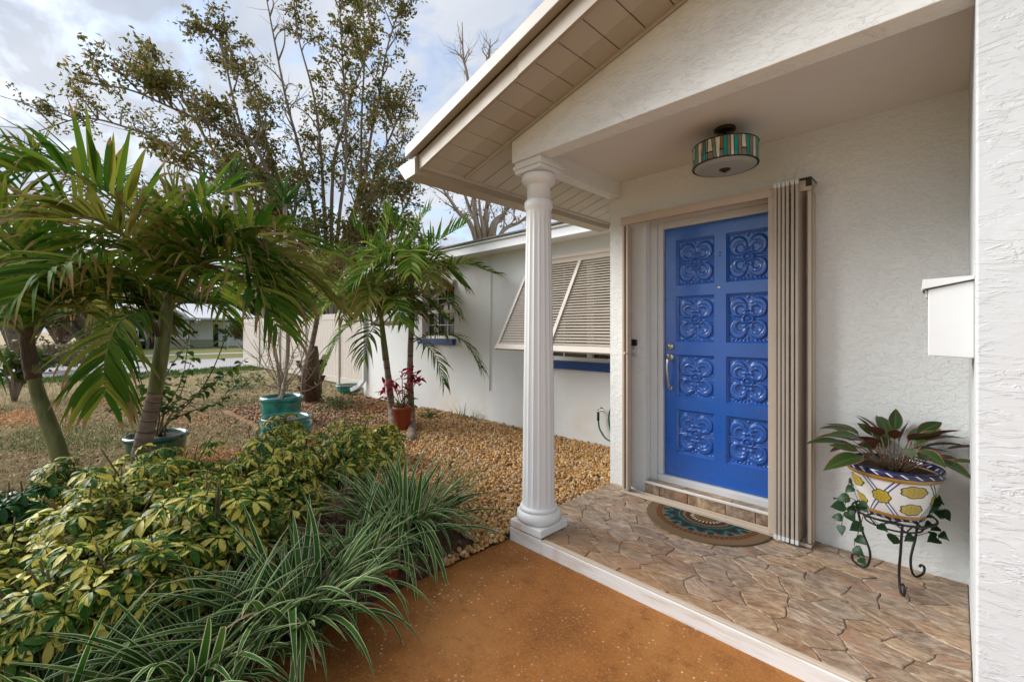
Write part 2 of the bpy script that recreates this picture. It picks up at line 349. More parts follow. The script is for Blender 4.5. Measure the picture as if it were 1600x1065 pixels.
def leafmat(name, stops, tip=None, tipfrom=0.8, margin=None, trans=0.28, rough=0.52, splash=None, mid=None, back=None, spec=0.2):
    """stops: colour ramp over the per-leaf random value; margin: pale leaf edges; splash: variegation; tip: dry ends"""
    t = NT(name, rough, spec); r = t.math('FRACT', t.math('ADD', t.attr(), t.rand())); uv = t.uv(); s = t.xyz(uv); e = t.math('ABSOLUTE', t.math('SUBTRACT', s['X'], 0.5))
    w = t.math('MULTIPLY', r, 97.0); c = t.ramp(r, stops)
    vein = t.noise(t.map(uv, (14, 1.5, 1)), 1.0, 3, 0.5, 0.0, w); c = t.mix(t.math('MULTIPLY', vein, 0.35), c, tuple(x * 0.55 for x in stops[0][1]))
    if splash:
        k = t.noise(t.map(uv, (2.0, 1.5, 1)), 1.0, 4, 0.62, 0.5, w); b = t.math('ADD', k, t.math('MULTIPLY', t.math('SUBTRACT', t.math('FRACT', t.math('MULTIPLY', r, 7.31)), 0.5), 0.30))
        b = t.math('SUBTRACT', b, t.math('MULTIPLY', t.step(e, 0.30, 0.48), 0.10)); c = t.mix(t.step(b, 0.47, 0.52), c, t.mix(r, splash[0], splash[1]))
    if margin: c = t.mix(t.step(e, margin[1] - 0.02, margin[1] + 0.02), c, margin[0])
    if mid: c = t.mix(t.math('SUBTRACT', 1.0, t.step(e, 0.02, 0.08)), c, mid)
    if tip:
        k = t.math('ADD', s['Y'], t.math('MULTIPLY', t.math('FRACT', t.math('MULTIPLY', r, 13.7)), 0.28)); k = t.math('ADD', k, t.math('MULTIPLY', t.noise(uv, 6, 3), 0.1))
        c = t.mix(t.step(k, tipfrom + 0.12, tipfrom + 0.22), c, tip)
    if back:
        g = t.n('ShaderNodeNewGeometry').outputs['Backfacing']; c = t.mix(g, c, back)
    t.col(c); t.bump(vein, 0.12, 0.003)
    if trans: t.translucent(t.mix(0.5, c, (0.30, 0.40, 0.03), 'MULTIPLY') if False else c, trans)
    return t.m
G = lambda *a: [(i / max(1, len(a) - 1), c) for i, c in enumerate(a)]
M['sch'] = leafmat('variegated_umbrella_leaf', G((0.022, 0.085, 0.010), (0.042, 0.13, 0.014), (0.085, 0.175, 0.018)), splash=((0.52, 0.44, 0.055), (0.62, 0.54, 0.13)), rough=0.45, trans=0.25, spec=0.22)
M['sch_green'] = leafmat('green_umbrella_leaf', G((0.018, 0.075, 0.016), (0.03, 0.11, 0.02)), rough=0.32, trans=0.2)
M['dian'] = leafmat('striped_strap_leaf', G((0.026, 0.10, 0.012), (0.046, 0.145, 0.018), (0.10, 0.20, 0.03)), margin=((0.62, 0.62, 0.38), 0.39), tip=(0.36, 0.26, 0.15), tipfrom=1.06, trans=0.26)
M['dian_dry'] = leafmat('dry_strap_leaf', G((0.26, 0.19, 0.11), (0.36, 0.26, 0.16)), trans=0.2)
M['palm'] = leafmat('palm_leaflet', G((0.035, 0.10, 0.010), (0.068, 0.145, 0.014), (0.14, 0.21, 0.022), (0.30, 0.30, 0.045)), tip=(0.27, 0.165, 0.075), tipfrom=0.92, trans=0.34, rough=0.6, spec=0.04)
M['palm_fresh'] = leafmat('young_palm_leaflet', G((0.04, 0.13, 0.014), (0.09, 0.20, 0.022), (0.20, 0.29, 0.035), (0.36, 0.39, 0.06)), tip=(0.24, 0.16, 0.07), tipfrom=0.96, trans=0.34, rough=0.55, spec=0.06)
M['palm_old'] = leafmat('yellowing_palm_leaflet', G((0.10, 0.125, 0.02), (0.20, 0.20, 0.035), (0.30, 0.26, 0.07)), tip=(0.24, 0.15, 0.07), tipfrom=0.84, trans=0.34, rough=0.6, spec=0.04)
M['yucca'] = leafmat('strappy_green_leaf', G((0.04, 0.11, 0.025), (0.08, 0.17, 0.04), (0.15, 0.23, 0.055)), trans=0.2)
M['leaf'] = leafmat('garden_leaf', G((0.030, 0.085, 0.016), (0.055, 0.13, 0.022), (0.11, 0.17, 0.03)), trans=0.28)
M['magenta'] = leafmat('magenta_leaf', G((0.28, 0.006, 0.035), (0.44, 0.010, 0.055), (0.52, 0.025, 0.08)), trans=0.25)
M['aglo'] = leafmat('red_edged_leaf', G((0.022, 0.06, 0.014), (0.04, 0.09, 0.02)), margin=((0.36, 0.11, 0.09), 0.455), mid=(0.10, 0.085, 0.035), back=(0.10, 0.04, 0.025), trans=0.12, rough=0.3)
M['pothos'] = leafmat('dark_heart_leaf', G((0.008, 0.040, 0.008), (0.016, 0.062, 0.012)), trans=0.12, rough=0.42, spec=0.3)
M['tree_leaf'] = leafmat('tree_leaf', G((0.05, 0.075, 0.014), (0.10, 0.12, 0.02), (0.17, 0.15, 0.032), (0.32, 0.19, 0.06), (0.08, 0.11, 0.02), (0.25, 0.18, 0.055)), trans=0.5, rough=0.5)
M['tree_far'] = leafmat('far_tree_leaf', G((0.03, 0.06, 0.014), (0.06, 0.095, 0.022), (0.11, 0.12, 0.035)), trans=0.25)
M['brush'] = leafmat('dry_brush_leaf', G((0.12, 0.09, 0.05), (0.20, 0.15, 0.09), (0.08, 0.09, 0.035)), trans=0.2)
M['grass'] = leafmat('dry_grass_blade', G((0.44, 0.35, 0.21), (0.56, 0.46, 0.29), (0.28, 0.27, 0.11), (0.50, 0.41, 0.25), (0.19, 0.22, 0.06)), trans=0.2, rough=0.7)
M['grass_green'] = leafmat('green_grass_blade', G((0.04, 0.11, 0.018), (0.07, 0.16, 0.025), (0.12, 0.19, 0.04)), trans=0.2, rough=0.6)
def bark(name, c1, c2, sc=(10, 10, 2.5)):
    t = NT(name, 0.85, 0.2); p = t.pos(); f = t.noise(t.map(p, sc), 1.0, 6, 0.65, 0.4); t.col(t.ramp(f, [(0.3, c1), (0.7, c2)])); t.bump(f, 0.5, 0.01); return t.m
M['bark'] = bark('grey_brown_bark', (0.10, 0.075, 0.055), (0.30, 0.24, 0.19))
M['bark_pale'] = bark('pale_bark', (0.22, 0.17, 0.125), (0.46, 0.38, 0.31))
M['twig'] = bark('pale_dry_twig', (0.22, 0.17, 0.12), (0.42, 0.35, 0.27), (30, 30, 8))
M['stem'] = bark('green_brown_stem', (0.06, 0.055, 0.025), (0.16, 0.13, 0.06), (30, 30, 8))
M['boots'] = bark('brown_palm_husk', (0.05, 0.032, 0.02), (0.15, 0.10, 0.065), (14, 14, 3))
def ringed():
    t = NT('ringed_palm_trunk', 0.8, 0.25); uv = t.uv(); p = t.pos(); f = t.noise(t.map(p, (9, 9, 30)), 1.0, 5, 0.6)
    r = t.math('FRACT', t.math('MULTIPLY', t.xyz(uv)['Y'], 9.0)); k = t.math('ADD', t.step(r, 0.86, 0.92), 0.0)
    c = t.ramp(f, [(0.3, (0.13, 0.095, 0.07)), (0.7, (0.27, 0.205, 0.155))]); t.col(t.mix(t.math('MULTIPLY', k, 0.8), c, (0.05, 0.032, 0.022))); t.bump(f, 0.3, 0.004); return t.m
M['ringed'] = ringed()
def shaft():
    t = NT('green_crownshaft', 0.45, 0.35); p = t.pos(); f = t.noise(t.map(p, (16, 16, 2.2)), 1.0, 5, 0.6, 0.6)
    t.col(t.ramp(f, [(0.25, (0.055, 0.06, 0.018)), (0.5, (0.115, 0.125, 0.035)), (0.7, (0.19, 0.19, 0.065)), (0.85, (0.20, 0.12, 0.06))])); t.bump(f, 0.2, 0.004); return t.m
M['shaft'] = shaft()
M['rachis'] = bark('frond_stalk', (0.10, 0.105, 0.025), (0.24, 0.23, 0.07), (20, 20, 4))
def pebble():
    t = NT('river_gravel', 0.6, 0.35); r = t.attr(); p = t.pos()
    c = t.ramp(r, [(0.0, (0.25, 0.11, 0.03)), (0.16, (0.47, 0.225, 0.055)), (0.34, (0.68, 0.38, 0.11)), (0.5, (0.32, 0.16, 0.05)), (0.64, (0.70, 0.51, 0.26)), (0.8, (0.56, 0.28, 0.07)), (0.92, (0.72, 0.60, 0.44)), (1.0, (0.20, 0.13, 0.08))])
    c = t.mix(t.math('MULTIPLY', t.noise(p, 90, 3), 0.4), c, (0.30, 0.18, 0.08)); t.col(c); t.bump(t.noise(p, 200, 2), 0.2, 0.002); return t.m
M['pebble'] = pebble()
def gravelbase():
    t = NT('gravel_bed_base', 0.9, 0.2); p = t.pos(); t.col(t.ramp(t.noise(p, 45, 5, 0.7), [(0.3, (0.09, 0.05, 0.024)), (0.55, (0.22, 0.12, 0.05)), (0.75, (0.40, 0.27, 0.14))])); t.bump(t.noise(p, 70, 4), 0.8, 0.01); return t.m
M['gravelbase'] = gravelbase()
def chips():
    t = NT('orange_mulch_chip', 0.8, 0.2); t.col(t.ramp(t.attr(), [(0.0, (0.30, 0.10, 0.02)), (0.3, (0.46, 0.17, 0.04)), (0.6, (0.56, 0.25, 0.08)), (0.85, (0.28, 0.15, 0.07)), (1.0, (0.50, 0.36, 0.22))])); return t.m
M['chips'] = chips()
def chips2():
    t = NT('brown_leaf_litter', 0.85, 0.2); t.col(t.ramp(t.attr(), [(0.0, (0.13, 0.07, 0.04)), (0.35, (0.25, 0.14, 0.075)), (0.65, (0.38, 0.25, 0.15)), (1.0, (0.20, 0.13, 0.09))])); return t.m
M['litter'] = chips2()
def ground():
    t = NT('lawn_ground', 0.95, 0.1); p = t.pos(); a = t.noise(p, 0.35, 6, 0.6); b = t.noise(p, 9, 6, 0.7)
    c = t.mix(b, (0.27, 0.20, 0.115), (0.50, 0.40, 0.25)); c = t.mix(t.math('MULTIPLY', t.step(a, 0.5, 0.66), 0.65), c, (0.13, 0.15, 0.04)); t.col(c); t.bump(b, 0.6, 0.03); return t.m
M['ground'] = ground()
def verge():
    t = NT('verge_grass', 0.95, 0.1); p = t.pos(); t.col(t.mix(t.noise(p, 5, 6, 0.7), (0.12, 0.14, 0.035), (0.28, 0.26, 0.10))); return t.m
M['verge'] = verge()
M['bed'] = paint('mulched_bed_soil', (0.105, 0.06, 0.035), 0.95, 0.5, 22, 0.8)
M['road'] = paint('pale_asphalt', (0.40, 0.37, 0.37), 0.9, 0.08, 2.0)
def glaze(name, a, b, c):
    t = NT(name, 0.16, 0.5); p = t.pos(); f = t.noise(t.map(p, (7, 7, 3)), 1.0, 6, 0.65, 0.6); t.col(t.ramp(f, [(0.25, a), (0.5, b), (0.75, c)])); t.bump(t.noise(p, 30, 3), 0.08, 0.004)
    t.b.inputs['Coat Weight'].default_value = 0.4; return t.m
M['turq'] = glaze('turquoise_glaze', (0.004, 0.085, 0.075), (0.010, 0.21, 0.19), (0.06, 0.34, 0.28))
M['greenglaze'] = glaze('dark_green_glaze', (0.012, 0.05, 0.035), (0.02, 0.10, 0.065), (0.08, 0.19, 0.13))

# ================================================================ GROUND
def struct(name, mb, mat, parent=None, **k):
    o = mb.build(name, mat, parent, **k)
    if parent is None: o['kind'] = 'structure'
    return o
def sheet(name, x0, x1, y0, y1, z, mat, nx=1, ny=1):
    m = MB(); vs = [(lerp(x0, x1, i / nx), lerp(y0, y1, j / ny), z) for j in range(ny + 1) for i in range(nx + 1)]
    m.add(vs, [(j * (nx + 1) + i, j * (nx + 1) + i + 1, (j + 1) * (nx + 1) + i + 1, (j + 1) * (nx + 1) + i) for j in range(ny) for i in range(nx)])
    return struct(name, m, mat)
LY = 4.55      # plane of the bedroom wall
sheet('ground', -400, 400, -400, 400, -0.03, M['ground'])
sheet('street', -26.5, -19.8, -150, 200, -0.018, M['road'])
sheet('far_lawn', -60, -26.6, -150, 200, -0.022, M['verge'])
sheet('sidewalk', -33.0, -31.6, -150, 200, -0.016, M['concrete'])
m = MB(); q = [atZ(130, 575, -0.012), atZ(216, 574, -0.012), atZ(214, 549, -0.012), atZ(158, 549, -0.012)]; m.add(q, [(0, 1, 2, 3)])
struct('driveway', m, M['concrete'])
m = MB(); m.box(-2.2, 3.4, -3.5, 2.148, -0.12, 0.0); struct('walkway', m, M['walk'], bevel=0.006)
# planting bed beside the walkway and gravel bed below the bedroom windows, both a little mounded
def bedsheet(name, x0, x1, y0, y1, z, mat, cuts=24, amp=0.012):
    m = MB(); n = cuts; vs = []
    for j in range(n + 1):
        for i in range(n + 1):
            x = lerp(x0, x1, i / n); y = lerp(y0, y1, j / n)
            edge = min(i, n - i, j, n - j) / 3.0
            vs.append((x, y, -0.05 + (z + 0.05) * smooth01(edge + 0.4) + amp * math.sin(x * 5.1 + y * 3.3) * math.cos(y * 4.7 - x * 2.2)))
    m.add(vs, [(j * (n + 1) + i, j * (n + 1) + i + 1, (j + 1) * (n + 1) + i + 1, (j + 1) * (n + 1) + i) for j in range(n) for i in range(n)])
    o = m.build(name, mat, smooth=True); o['kind'] = 'structure'; return o
bedsheet('planting_bed', -4.3, -2.203, -1.6, 2.3, 0.025, M['bed'])
gb = bedsheet('gravel_bed', -9.4, -2.182, 1.86, 4.6, 0.035, M['gravelbase'], 30, 0.01)

# gravel: too many to count, joined
def rock_base():
    V = np.array([(1, 0, 0), (-1, 0, 0), (0, 1, 0), (0, -1, 0), (0, 0, 1), (0, 0, -1)], float)
    F = [(0, 2, 4), (2, 1, 4), (1, 3, 4), (3, 0, 4), (2, 0, 5), (1, 2, 5), (3, 1, 5), (0, 3, 5)]
    V = list(map(tuple, V)); cache = {}; F2 = []
    def mid(a, b):
        k = (min(a, b), max(a, b))
        if k not in cache:
            p = (np.array(V[a]) + np.array(V[b])) / 2; V.append(tuple(p / np.linalg.norm(p))); cache[k] = len(V) - 1
        return cache[k]
    for a, b, c in F:
        x, y, z = mid(a, b), mid(b, c), mid(c, a); F2 += [(a, x, z), (x, b, y), (z, y, c), (x, y, z)]
    return np.array(V), np.array(F2)
def rotmats(n, tilt=1.0):
    q = RNG.normal(size=(n, 4)); q[:, 1:3] *= tilt; q /= np.linalg.norm(q, axis=1)[:, None]; w, x, y, z = q.T
    return np.stack([np.stack([1 - 2 * (y * y + z * z), 2 * (x * y - z * w), 2 * (x * z + y * w)], 1), np.stack([2 * (x * y + z * w), 1 - 2 * (x * x + z * z), 2 * (y * z - x * w)], 1),
                     np.stack([2 * (x * z - y * w), 2 * (y * z + x * w), 1 - 2 * (x * x + y * y)], 1)], 1)
def pebbles(name, X, Y, Z, smin, smax, mat, parent):
    n = len(X); BV, BF = rock_base(); s = RNG.uniform(smin, smax, n) * np.where(RNG.random(n) < 0.12, 1.5, 1.0)
    sc = np.stack([s * RNG.uniform(0.9, 1.5, n), s * RNG.uniform(0.7, 1.1, n), s * RNG.uniform(0.5, 0.85, n)], 1)
    P = BV[None] * (1 + RNG.uniform(-0.16, 0.16, (n, len(BV), 1))) * sc[:, None, :]
    P = np.einsum('nij,nkj->nki', rotmats(n, 0.45), P) + np.stack([X, Y, Z], 1)[:, None, :]
    F = BF[None] + (np.arange(n) * len(BV))[:, None, None]
    o = npmesh(name, P.reshape(-1, 3), F.reshape(-1, 3), mat, parent, np.repeat(RNG.random(n), len(BV)), smooth=False); o['kind'] = 'stuff'; return o
n = 27000; X = -2.17 - 4.6 * RNG.random(n) ** 1.25; Y = RNG.uniform(1.9, LY - 0.01, n)
keep = ~((X > -2.195) | ((X > -2.26) & (Y > 3.35) & (Y < 3.5) & False)); X, Y = X[keep], Y[keep]
pebbles('gravel', X, Y, 0.036 + RNG.uniform(-0.004, 0.022, len(X)), 0.0085, 0.0160, M['pebble'], gb)
n = 130; X = -2.215 + RNG.normal(0, 0.022, n); Y = RNG.uniform(1.6, 2.13, n); X = np.minimum(X, -2.19)
pebbles('spilled_gravel', X, Y, 0.015 + RNG.uniform(0, 0.02, n), 0.009, 0.016, M['pebble'], gb)
def chipfield(name, X, Y, Z, L, Wd, mat, parent=None):
    n = len(X); B = np.array([(-1, -1, 0), (1, -1, 0.1), (1, 1, 0), (-1, 1, 0.12), (-1, -1, 0.3), (1, -1, 0.4), (1, 1, 0.3), (-1, 1, 0.42)], float)
    sc = np.stack([RNG.uniform(*L, n), RNG.uniform(*Wd, n), RNG.uniform(0.004, 0.009, n) * 2], 1)
    P = np.einsum('nij,nkj->nki', rotmats(n, 0.30), B[None] * sc[:, None, :]) + np.stack([X, Y, Z], 1)[:, None, :]
    BF = np.array([(0, 3, 2, 1), (4, 5, 6, 7), (0, 1, 5, 4), (1, 2, 6, 5), (2, 3, 7, 6), (3, 0, 4, 7)])
    o = npmesh(name, P.reshape(-1, 3), (BF[None] + (np.arange(n) * 8)[:, None, None]).reshape(-1, 4), mat, parent, np.repeat(RNG.random(n), 8)); o['kind'] = 'stuff'
    if parent is None: o['label'] = {'orange_wood_chips': 'orange wood chips scattered in patches over the beds', 'leaf_litter': 'brown fallen leaves and bark bits on the lawn and beds'}[name]; o['category'] = 'mulch'
    return o
# orange dyed wood chips in patches, brown leaf litter between
cx = []; cy = []
for (u, v, ru, rv, k) in ((330, 720, 90, 26, 4200), (380, 745, 70, 26, 2600), (470, 700, 80, 22, 1600), (20, 648, 80, 14, 2600), (180, 622, 70, 14, 1300), (300, 650, 60, 12, 500), (330, 790, 120, 60, 1600), (560, 640, 60, 12, 600), (110, 790, 120, 40, 700)):
    for _ in range(k):
        a = random.gauss(0, 0.5); b = random.gauss(0, 0.5); p = atZ(u + ru * a, v + rv * b, 0.03)
        cx.append(p.x); cy.append(p.y)
cx = np.array(cx); cy = np.array(cy); k = (cx < -2.25) & (cy < 4.4); cx, cy = cx[k], cy[k]
zz_ = np.where((cx > -9.3) & (cy > 1.95), 0.05, np.where((cx > -4.2) & (cy > -1.5), 0.045, -0.012))
chipfield('orange_wood_chips', cx, cy, zz_, (0.010, 0.03), (0.004, 0.011), M['chips'])
cx = []; cy = []
for (u, v, ru, rv, k) in ((450, 640, 170, 40, 4200), (300, 640, 260, 40, 2600), (120, 740, 160, 45, 1500), (520, 660, 120, 40, 2600), (250, 800, 260, 110, 2600), (60, 700, 120, 30, 600), (430, 840, 160, 50, 900), (560, 900, 90, 60, 700)):
    for _ in range(k):
        p = atZ(u + ru * random.gauss(0, 0.5), max(590, v + rv * random.gauss(0, 0.5)), 0.03); cx.append(p.x); cy.append(p.y)
cx = np.array(cx); cy = np.array(cy); k = (cx < -2.3) & (cy < 4.5); cx, cy = cx[k], cy[k]
zz_ = np.where((cx > -9.3) & (cy > 1.95), 0.05, np.where((cx > -4.2) & (cy > -1.5), 0.04, -0.014))
chipfield('leaf_litter', cx, cy, zz_, (0.012, 0.035), (0.008, 0.02), M['litter'])

# lawn grass blades (dry), thinning with distance; green strip along the street
def blades(name, X, Y, Z, h0, h1, w, mat, label):
    n = len(X); a = RNG.uniform(0, 2 * math.pi, n); h = RNG.uniform(h0, h1, n); ln = RNG.uniform(0.2, 1.1, n) * h; b = a + RNG.normal(0, 0.8, n)
    c = np.stack([X, Y, Z], 1); sd = np.stack([np.cos(a), np.sin(a), 0 * a], 1) * (w * RNG.uniform(0.7, 1.3, n))[:, None]
    tp = c + np.stack([np.cos(b + 1.57) * ln, np.sin(b + 1.57) * ln, h], 1); md = c + np.stack([np.cos(b + 1.57) * ln * 0.35, np.sin(b + 1.57) * ln * 0.35, h * 0.62], 1)
    P = np.stack([c - sd, c + sd, md + sd * 0.7, md - sd * 0.7, tp], 1).reshape(-1, 3); i = np.arange(n) * 5
    F = np.concatenate([np.stack([i, i + 1, i + 2], 1), np.stack([i, i + 2, i + 3], 1), np.stack([i + 3, i + 2, i + 4], 1)])
    o = npmesh(name, P, F, mat, None, np.repeat(RNG.random(n), 5)); o['kind'] = 'stuff'; o['label'] = label; o['category'] = 'grass'; return o
def inbed(x, y): return ((x > -4.25) & (y > -1.5) & (y < 2.3)) | ((x > -9.3) & (y > 1.9))
n = 215000; U = RNG.uniform(-480, 620, n); D = 4.0 + 15.0 * RNG.random(n) ** 1.5
X = FW.x * D + RT.x * (U - U0) / F_PX * D; Y = FW.y * D + RT.y * (U - U0) / F_PX * D
k = ~inbed(X, Y) & (X > -18.6) & (Y < 5.0); X, Y, D2 = X[k], Y[k], D[k]
blades('lawn_grass', X, Y, np.full(len(X), -0.03), 0.025, 0.065, 0.0045, M['grass'], 'short dry tan lawn grass between the beds and the street')
g_ = (np.sin(X * 1.3 + Y * .7) + np.sin(Y * 2.1 - X * .9) > 0.75) & (RNG.random(len(X)) < 0.5)
blades('green_lawn_patches', X[g_], Y[g_], np.full(g_.sum(), -0.03), 0.03, 0.075, 0.0045, M['grass_green'], 'patches of greener grass in the dry lawn')
n = 24000; Yg = RNG.uniform(-14, 22, n); Xg = RNG.uniform(-19.75, -17.6, n) + 0.25 * np.sin(Yg)
blades('verge_grass', Xg, Yg, np.full(n, -0.03), 0.05, 0.12, 0.012, M['grass_green'], 'green strip of grass along the near edge of the street')

# ================================================================ THE HOUSE
HX0 = -2.18                      # left side of the entry
house = thing('house', 'white stucco house with beige eaves and a blue front door in a shaded entry porch', 'house', (-2.18, 3.4, 0))
WY = 3.40; RX = 0.045            # entry wall plane, side wall plane
SZ = lambda x: 2.609 + 0.267 * (x + 2.70)   # soffit height under the porch gable

def wall_holes(m, x0, x1, z0, z1, y0, y1, holes):
    xs = sorted({x0, x1, *[h[0] for h in holes], *[h[1] for h in holes]}); zs = sorted({z0, z1, *[h[2] for h in holes], *[h[3] for h in holes]})
    for i in range(len(xs) - 1):
        zrun = None
        for j in range(len(zs) - 1):
            cx, cz = (xs[i] + xs[i + 1]) / 2, (zs[j] + zs[j + 1]) / 2
            solid = not any(h[0] < cx < h[1] and h[2] < cz < h[3] for h in holes)
            if solid: zrun = (zrun[0], zs[j + 1]) if zrun else (zs[j], zs[j + 1])
            if zrun and (not solid or j == len(zs) - 2): m.box(xs[i], xs[i + 1], y0, y1, zrun[0], zrun[1]); zrun = None
DX0, DX1 = -1.834, -0.700        # door opening
m = MB(); wall_holes(m, HX0, RX + 0.3, -0.1, 2.95, WY, WY + 0.2, [(DX0, DX1, -0.2, 2.39)])
m.box(HX0, HX0 + 0.18, WY + 0.2, LY + 0.3, -0.1, 2.7)
m.build('entry_wall', M['stucco'], house)
# right-hand wall: its end faces the walkway
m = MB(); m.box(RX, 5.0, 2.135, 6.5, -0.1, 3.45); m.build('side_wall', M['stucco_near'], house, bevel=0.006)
# bedroom wing
W2 = (-4.19, -2.30, 1.05, 2.34); W1 = (-6.93, -5.96, 1.30, 2.24)
m = MB(); wall_holes(m, -9.23, HX0, -0.1, 2.60, LY, LY + 0.2, [W2, W1]); m.box(-9.23, -9.05, LY + 0.2, 9, -0.1, 2.6)
m.build('bedroom_wall', M['stucco_far'], house)
# back rooms close the house off from the light
m = MB(); m.box(-9.1, 5.0, 5.4, 5.5, -0.1, 2.55); m.box(-2.05, RX + 0.05, 3.95, 4.05, -0.1, 2.95); m.build('inner_wall', M['dark'], house)
# entry ceiling, front beam with gable above, side beam
m = MB(); m.box(HX0 + 0.11, RX + 0.02, 2.28, WY, 2.737, 2.80); m.build('porch_ceiling', M['ceiling'], house)
m = MB(); xr = RX + 0.004
m.prism([(HX0 + 0.012, 2.598), (xr, 2.598), (xr, SZ(xr) - 0.004), (HX0 + 0.012, SZ(HX0 + 0.012) - 0.004)], 2.150, 2.272); m.build('gable_beam', M['stucco_gable'], house, bevel=0.004)
m = MB(); m.box(HX0 + 0.016, HX0 + 0.112, 2.273, WY - 0.001, 2.600, 2.744); m.build('side_beam', M['stucco'], house, bevel=0.004)

# ---- roof over the porch
EX = -2.70; FY = 1.738           # eave line, rake fascia face
m = MB(); rx = 1.3
def slab(y0, y1, lo, hi, x0, x1): m.prism([(x0, SZ(x0) + lo), (x1, SZ(x1) + lo), (x1, SZ(x1) + hi), (x0, SZ(x0) + hi)], y0, y1)
slab(FY - 0.03, 6.5, 0.10, 0.135, EX - 0.05, rx)
m.prism([(rx, SZ(rx) + 0.10), (6.5, SZ(rx) - 1.2), (6.5, SZ(rx) - 1.16), (rx, SZ(rx) + 0.135)], FY - 0.03, 6.5); roof = m.build('roof', M['shingle'], house)
m = MB(); slab(FY, FY + 0.02, -0.030, 0.078, EX + 0.01, -1.705); m.build('rake_fascia', M['fascia'], house, bevel=0.002)
m = MB(); slab(FY - 0.004, FY + 0.02, -0.030, 0.080, -1.703, rx); m.build('rake_fascia', M['fascia'], house, bevel=0.002)
m = MB(); slab(FY - 0.060, FY - 0.005, 0.086, 0.165, EX - 0.075, rx); m.build('roof_edge', M['drip'], house, bevel=0.004)
m = MB(); m.box(EX - 0.022, EX - 0.002, FY + 0.001, 4.20, 2.565, 2.70); m.build('eave_fascia', M['fascia'], house)
# soffit: ribbed panels, each with a perforated strip, in two runs
sof = link('soffit', bpy.data.meshes.new('soffit'), house, (EX, FY, 2.6))
m = MB(); slab(FY + 0.02, 2.153, 0.014, 0.02, EX, rx); slab(2.153, WY, 0.014, 0.02, EX, HX0 + 0.05); slab(WY, 4.5, 0.014, 0.02, EX, HX0)
bm_ = m.mesh('soffit', [M['groove']], origin=(EX, FY, 2.6)); sof.data = bm_
def soffit_piece(x0, x1, y0, y1, mat, name='panel', drop=0.0, th=0.012):
    q = MB(); c = Vector(((x0 + x1) / 2, (y0 + y1) / 2, SZ((x0 + x1) / 2)))
    q.hexa([(x0, y0, SZ(x0) - drop), (x1, y0, SZ(x1) - drop), (x1, y1, SZ(x1) - drop), (x0, y1, SZ(x0) - drop), (x0, y0, SZ(x0) + th), (x1, y0, SZ(x1) + th), (x1, y1, SZ(x1) + th), (x0, y1, SZ(x0) + th)])
    return q.build(name, mat, sof, origin=c, bevel=0.003)
x = EX + 0.004
while x < 0.75:
    soffit_piece(x, x + 0.1485, FY + 0.021, FY + 0.232, M['soffit'])
    soffit_piece(x, x + 0.1485, FY + 0.233, 2.128, M['soffit_vent'], 'vent_panel', -0.0025)
    x += 0.155
y = 2.160
while y < 4.15:
    soffit_piece(EX + 0.03, HX0 + 0.012 if y < WY - 0.1 else HX0 - 0.002, y, y + 0.150, M['soffit']); y += 0.157
m = MB(); slab(2.128, 2.142, -0.012, 0.012, EX + 0.03, rx); slab(2.1425, 2.1475, -0.006, 0.012, EX + 0.03, rx); slab(2.148, 2.159, -0.012, 0.012, EX + 0.03, HX0 + 0.011)
m.build('channel', M['soffit'], sof, origin=(EX, 2.14, 2.6), bevel=0.0015)
m = MB(); m.box(EX, EX + 0.029, FY + 0.02, 4.15, SZ(EX) - 0.012, SZ(EX) + 0.014); m.build('channel', M['soffit'], sof, origin=(EX, 3, 2.6), bevel=0.003)
# gutter along the porch eave
m = MB(); g = [(-2.700, 2.552), (-2.822, 2.540), (-2.838, 2.556), (-2.862, 2.585), (-2.905, 2.618), (-2.915, 2.640), (-2.908, 2.648), (-2.895, 2.636), (-2.85, 2.60), (-2.822, 2.556), (-2.712, 2.566), (-2.712, 2.655), (-2.700, 2.668)]
m.prism(g, 1.716, 4.19); gut = m.build('gutter', M['fascia'], house, bevel=0.0015)
m = MB(); m.prism([(-2.699, 2.551), (-2.823, 2.539), (-2.864, 2.585), (-2.917, 2.640), (-2.908, 2.650), (-2.699, 2.670)], 1.709, 1.7155); m.build('end_cap', M['white'], gut, origin=(-2.8, 1.71, 2.6))

# ---- roof of the bedroom wing
fy = 4.25; fz = 2.596
m = MB(); m.box(-9.70, -2.74, fy, fy + 0.02, fz, fz + 0.135); m.box(-9.70, -2.74, fy - 0.012, fy - 0.0005, fz - 0.004, fz + 0.014); m.build('wing_fascia', M['white'], house, bevel=0.002)
m = MB(); m.box(-9.72, -2.74, fy - 0.03, fy - 0.0005, fz + 0.118, fz + 0.150); m.build('wing_roof_edge', M['white'], house, bevel=0.003)
m = MB(); m.box(-9.70, HX0, fy + 0.021, LY + 0.1, fz + 0.004, fz + 0.02); m.build('wing_soffit', M['stucco_far'], house)
m = MB(); z0 = fz + 0.153; m.hexa([(-9.75, fy - 0.06, z0), (-2.0, fy - 0.06, z0), (-2.0, 9, z0 + 0.95), (-9.75, 9, z0 + 0.95), (-9.75, fy - 0.06, z0 + 0.022), (-2.0, fy - 0.06, z0 + 0.022), (-2.0, 9, z0 + 0.98), (-9.75, 9, z0 + 0.98)])
m.build('wing_roof', M['shingle'], house)

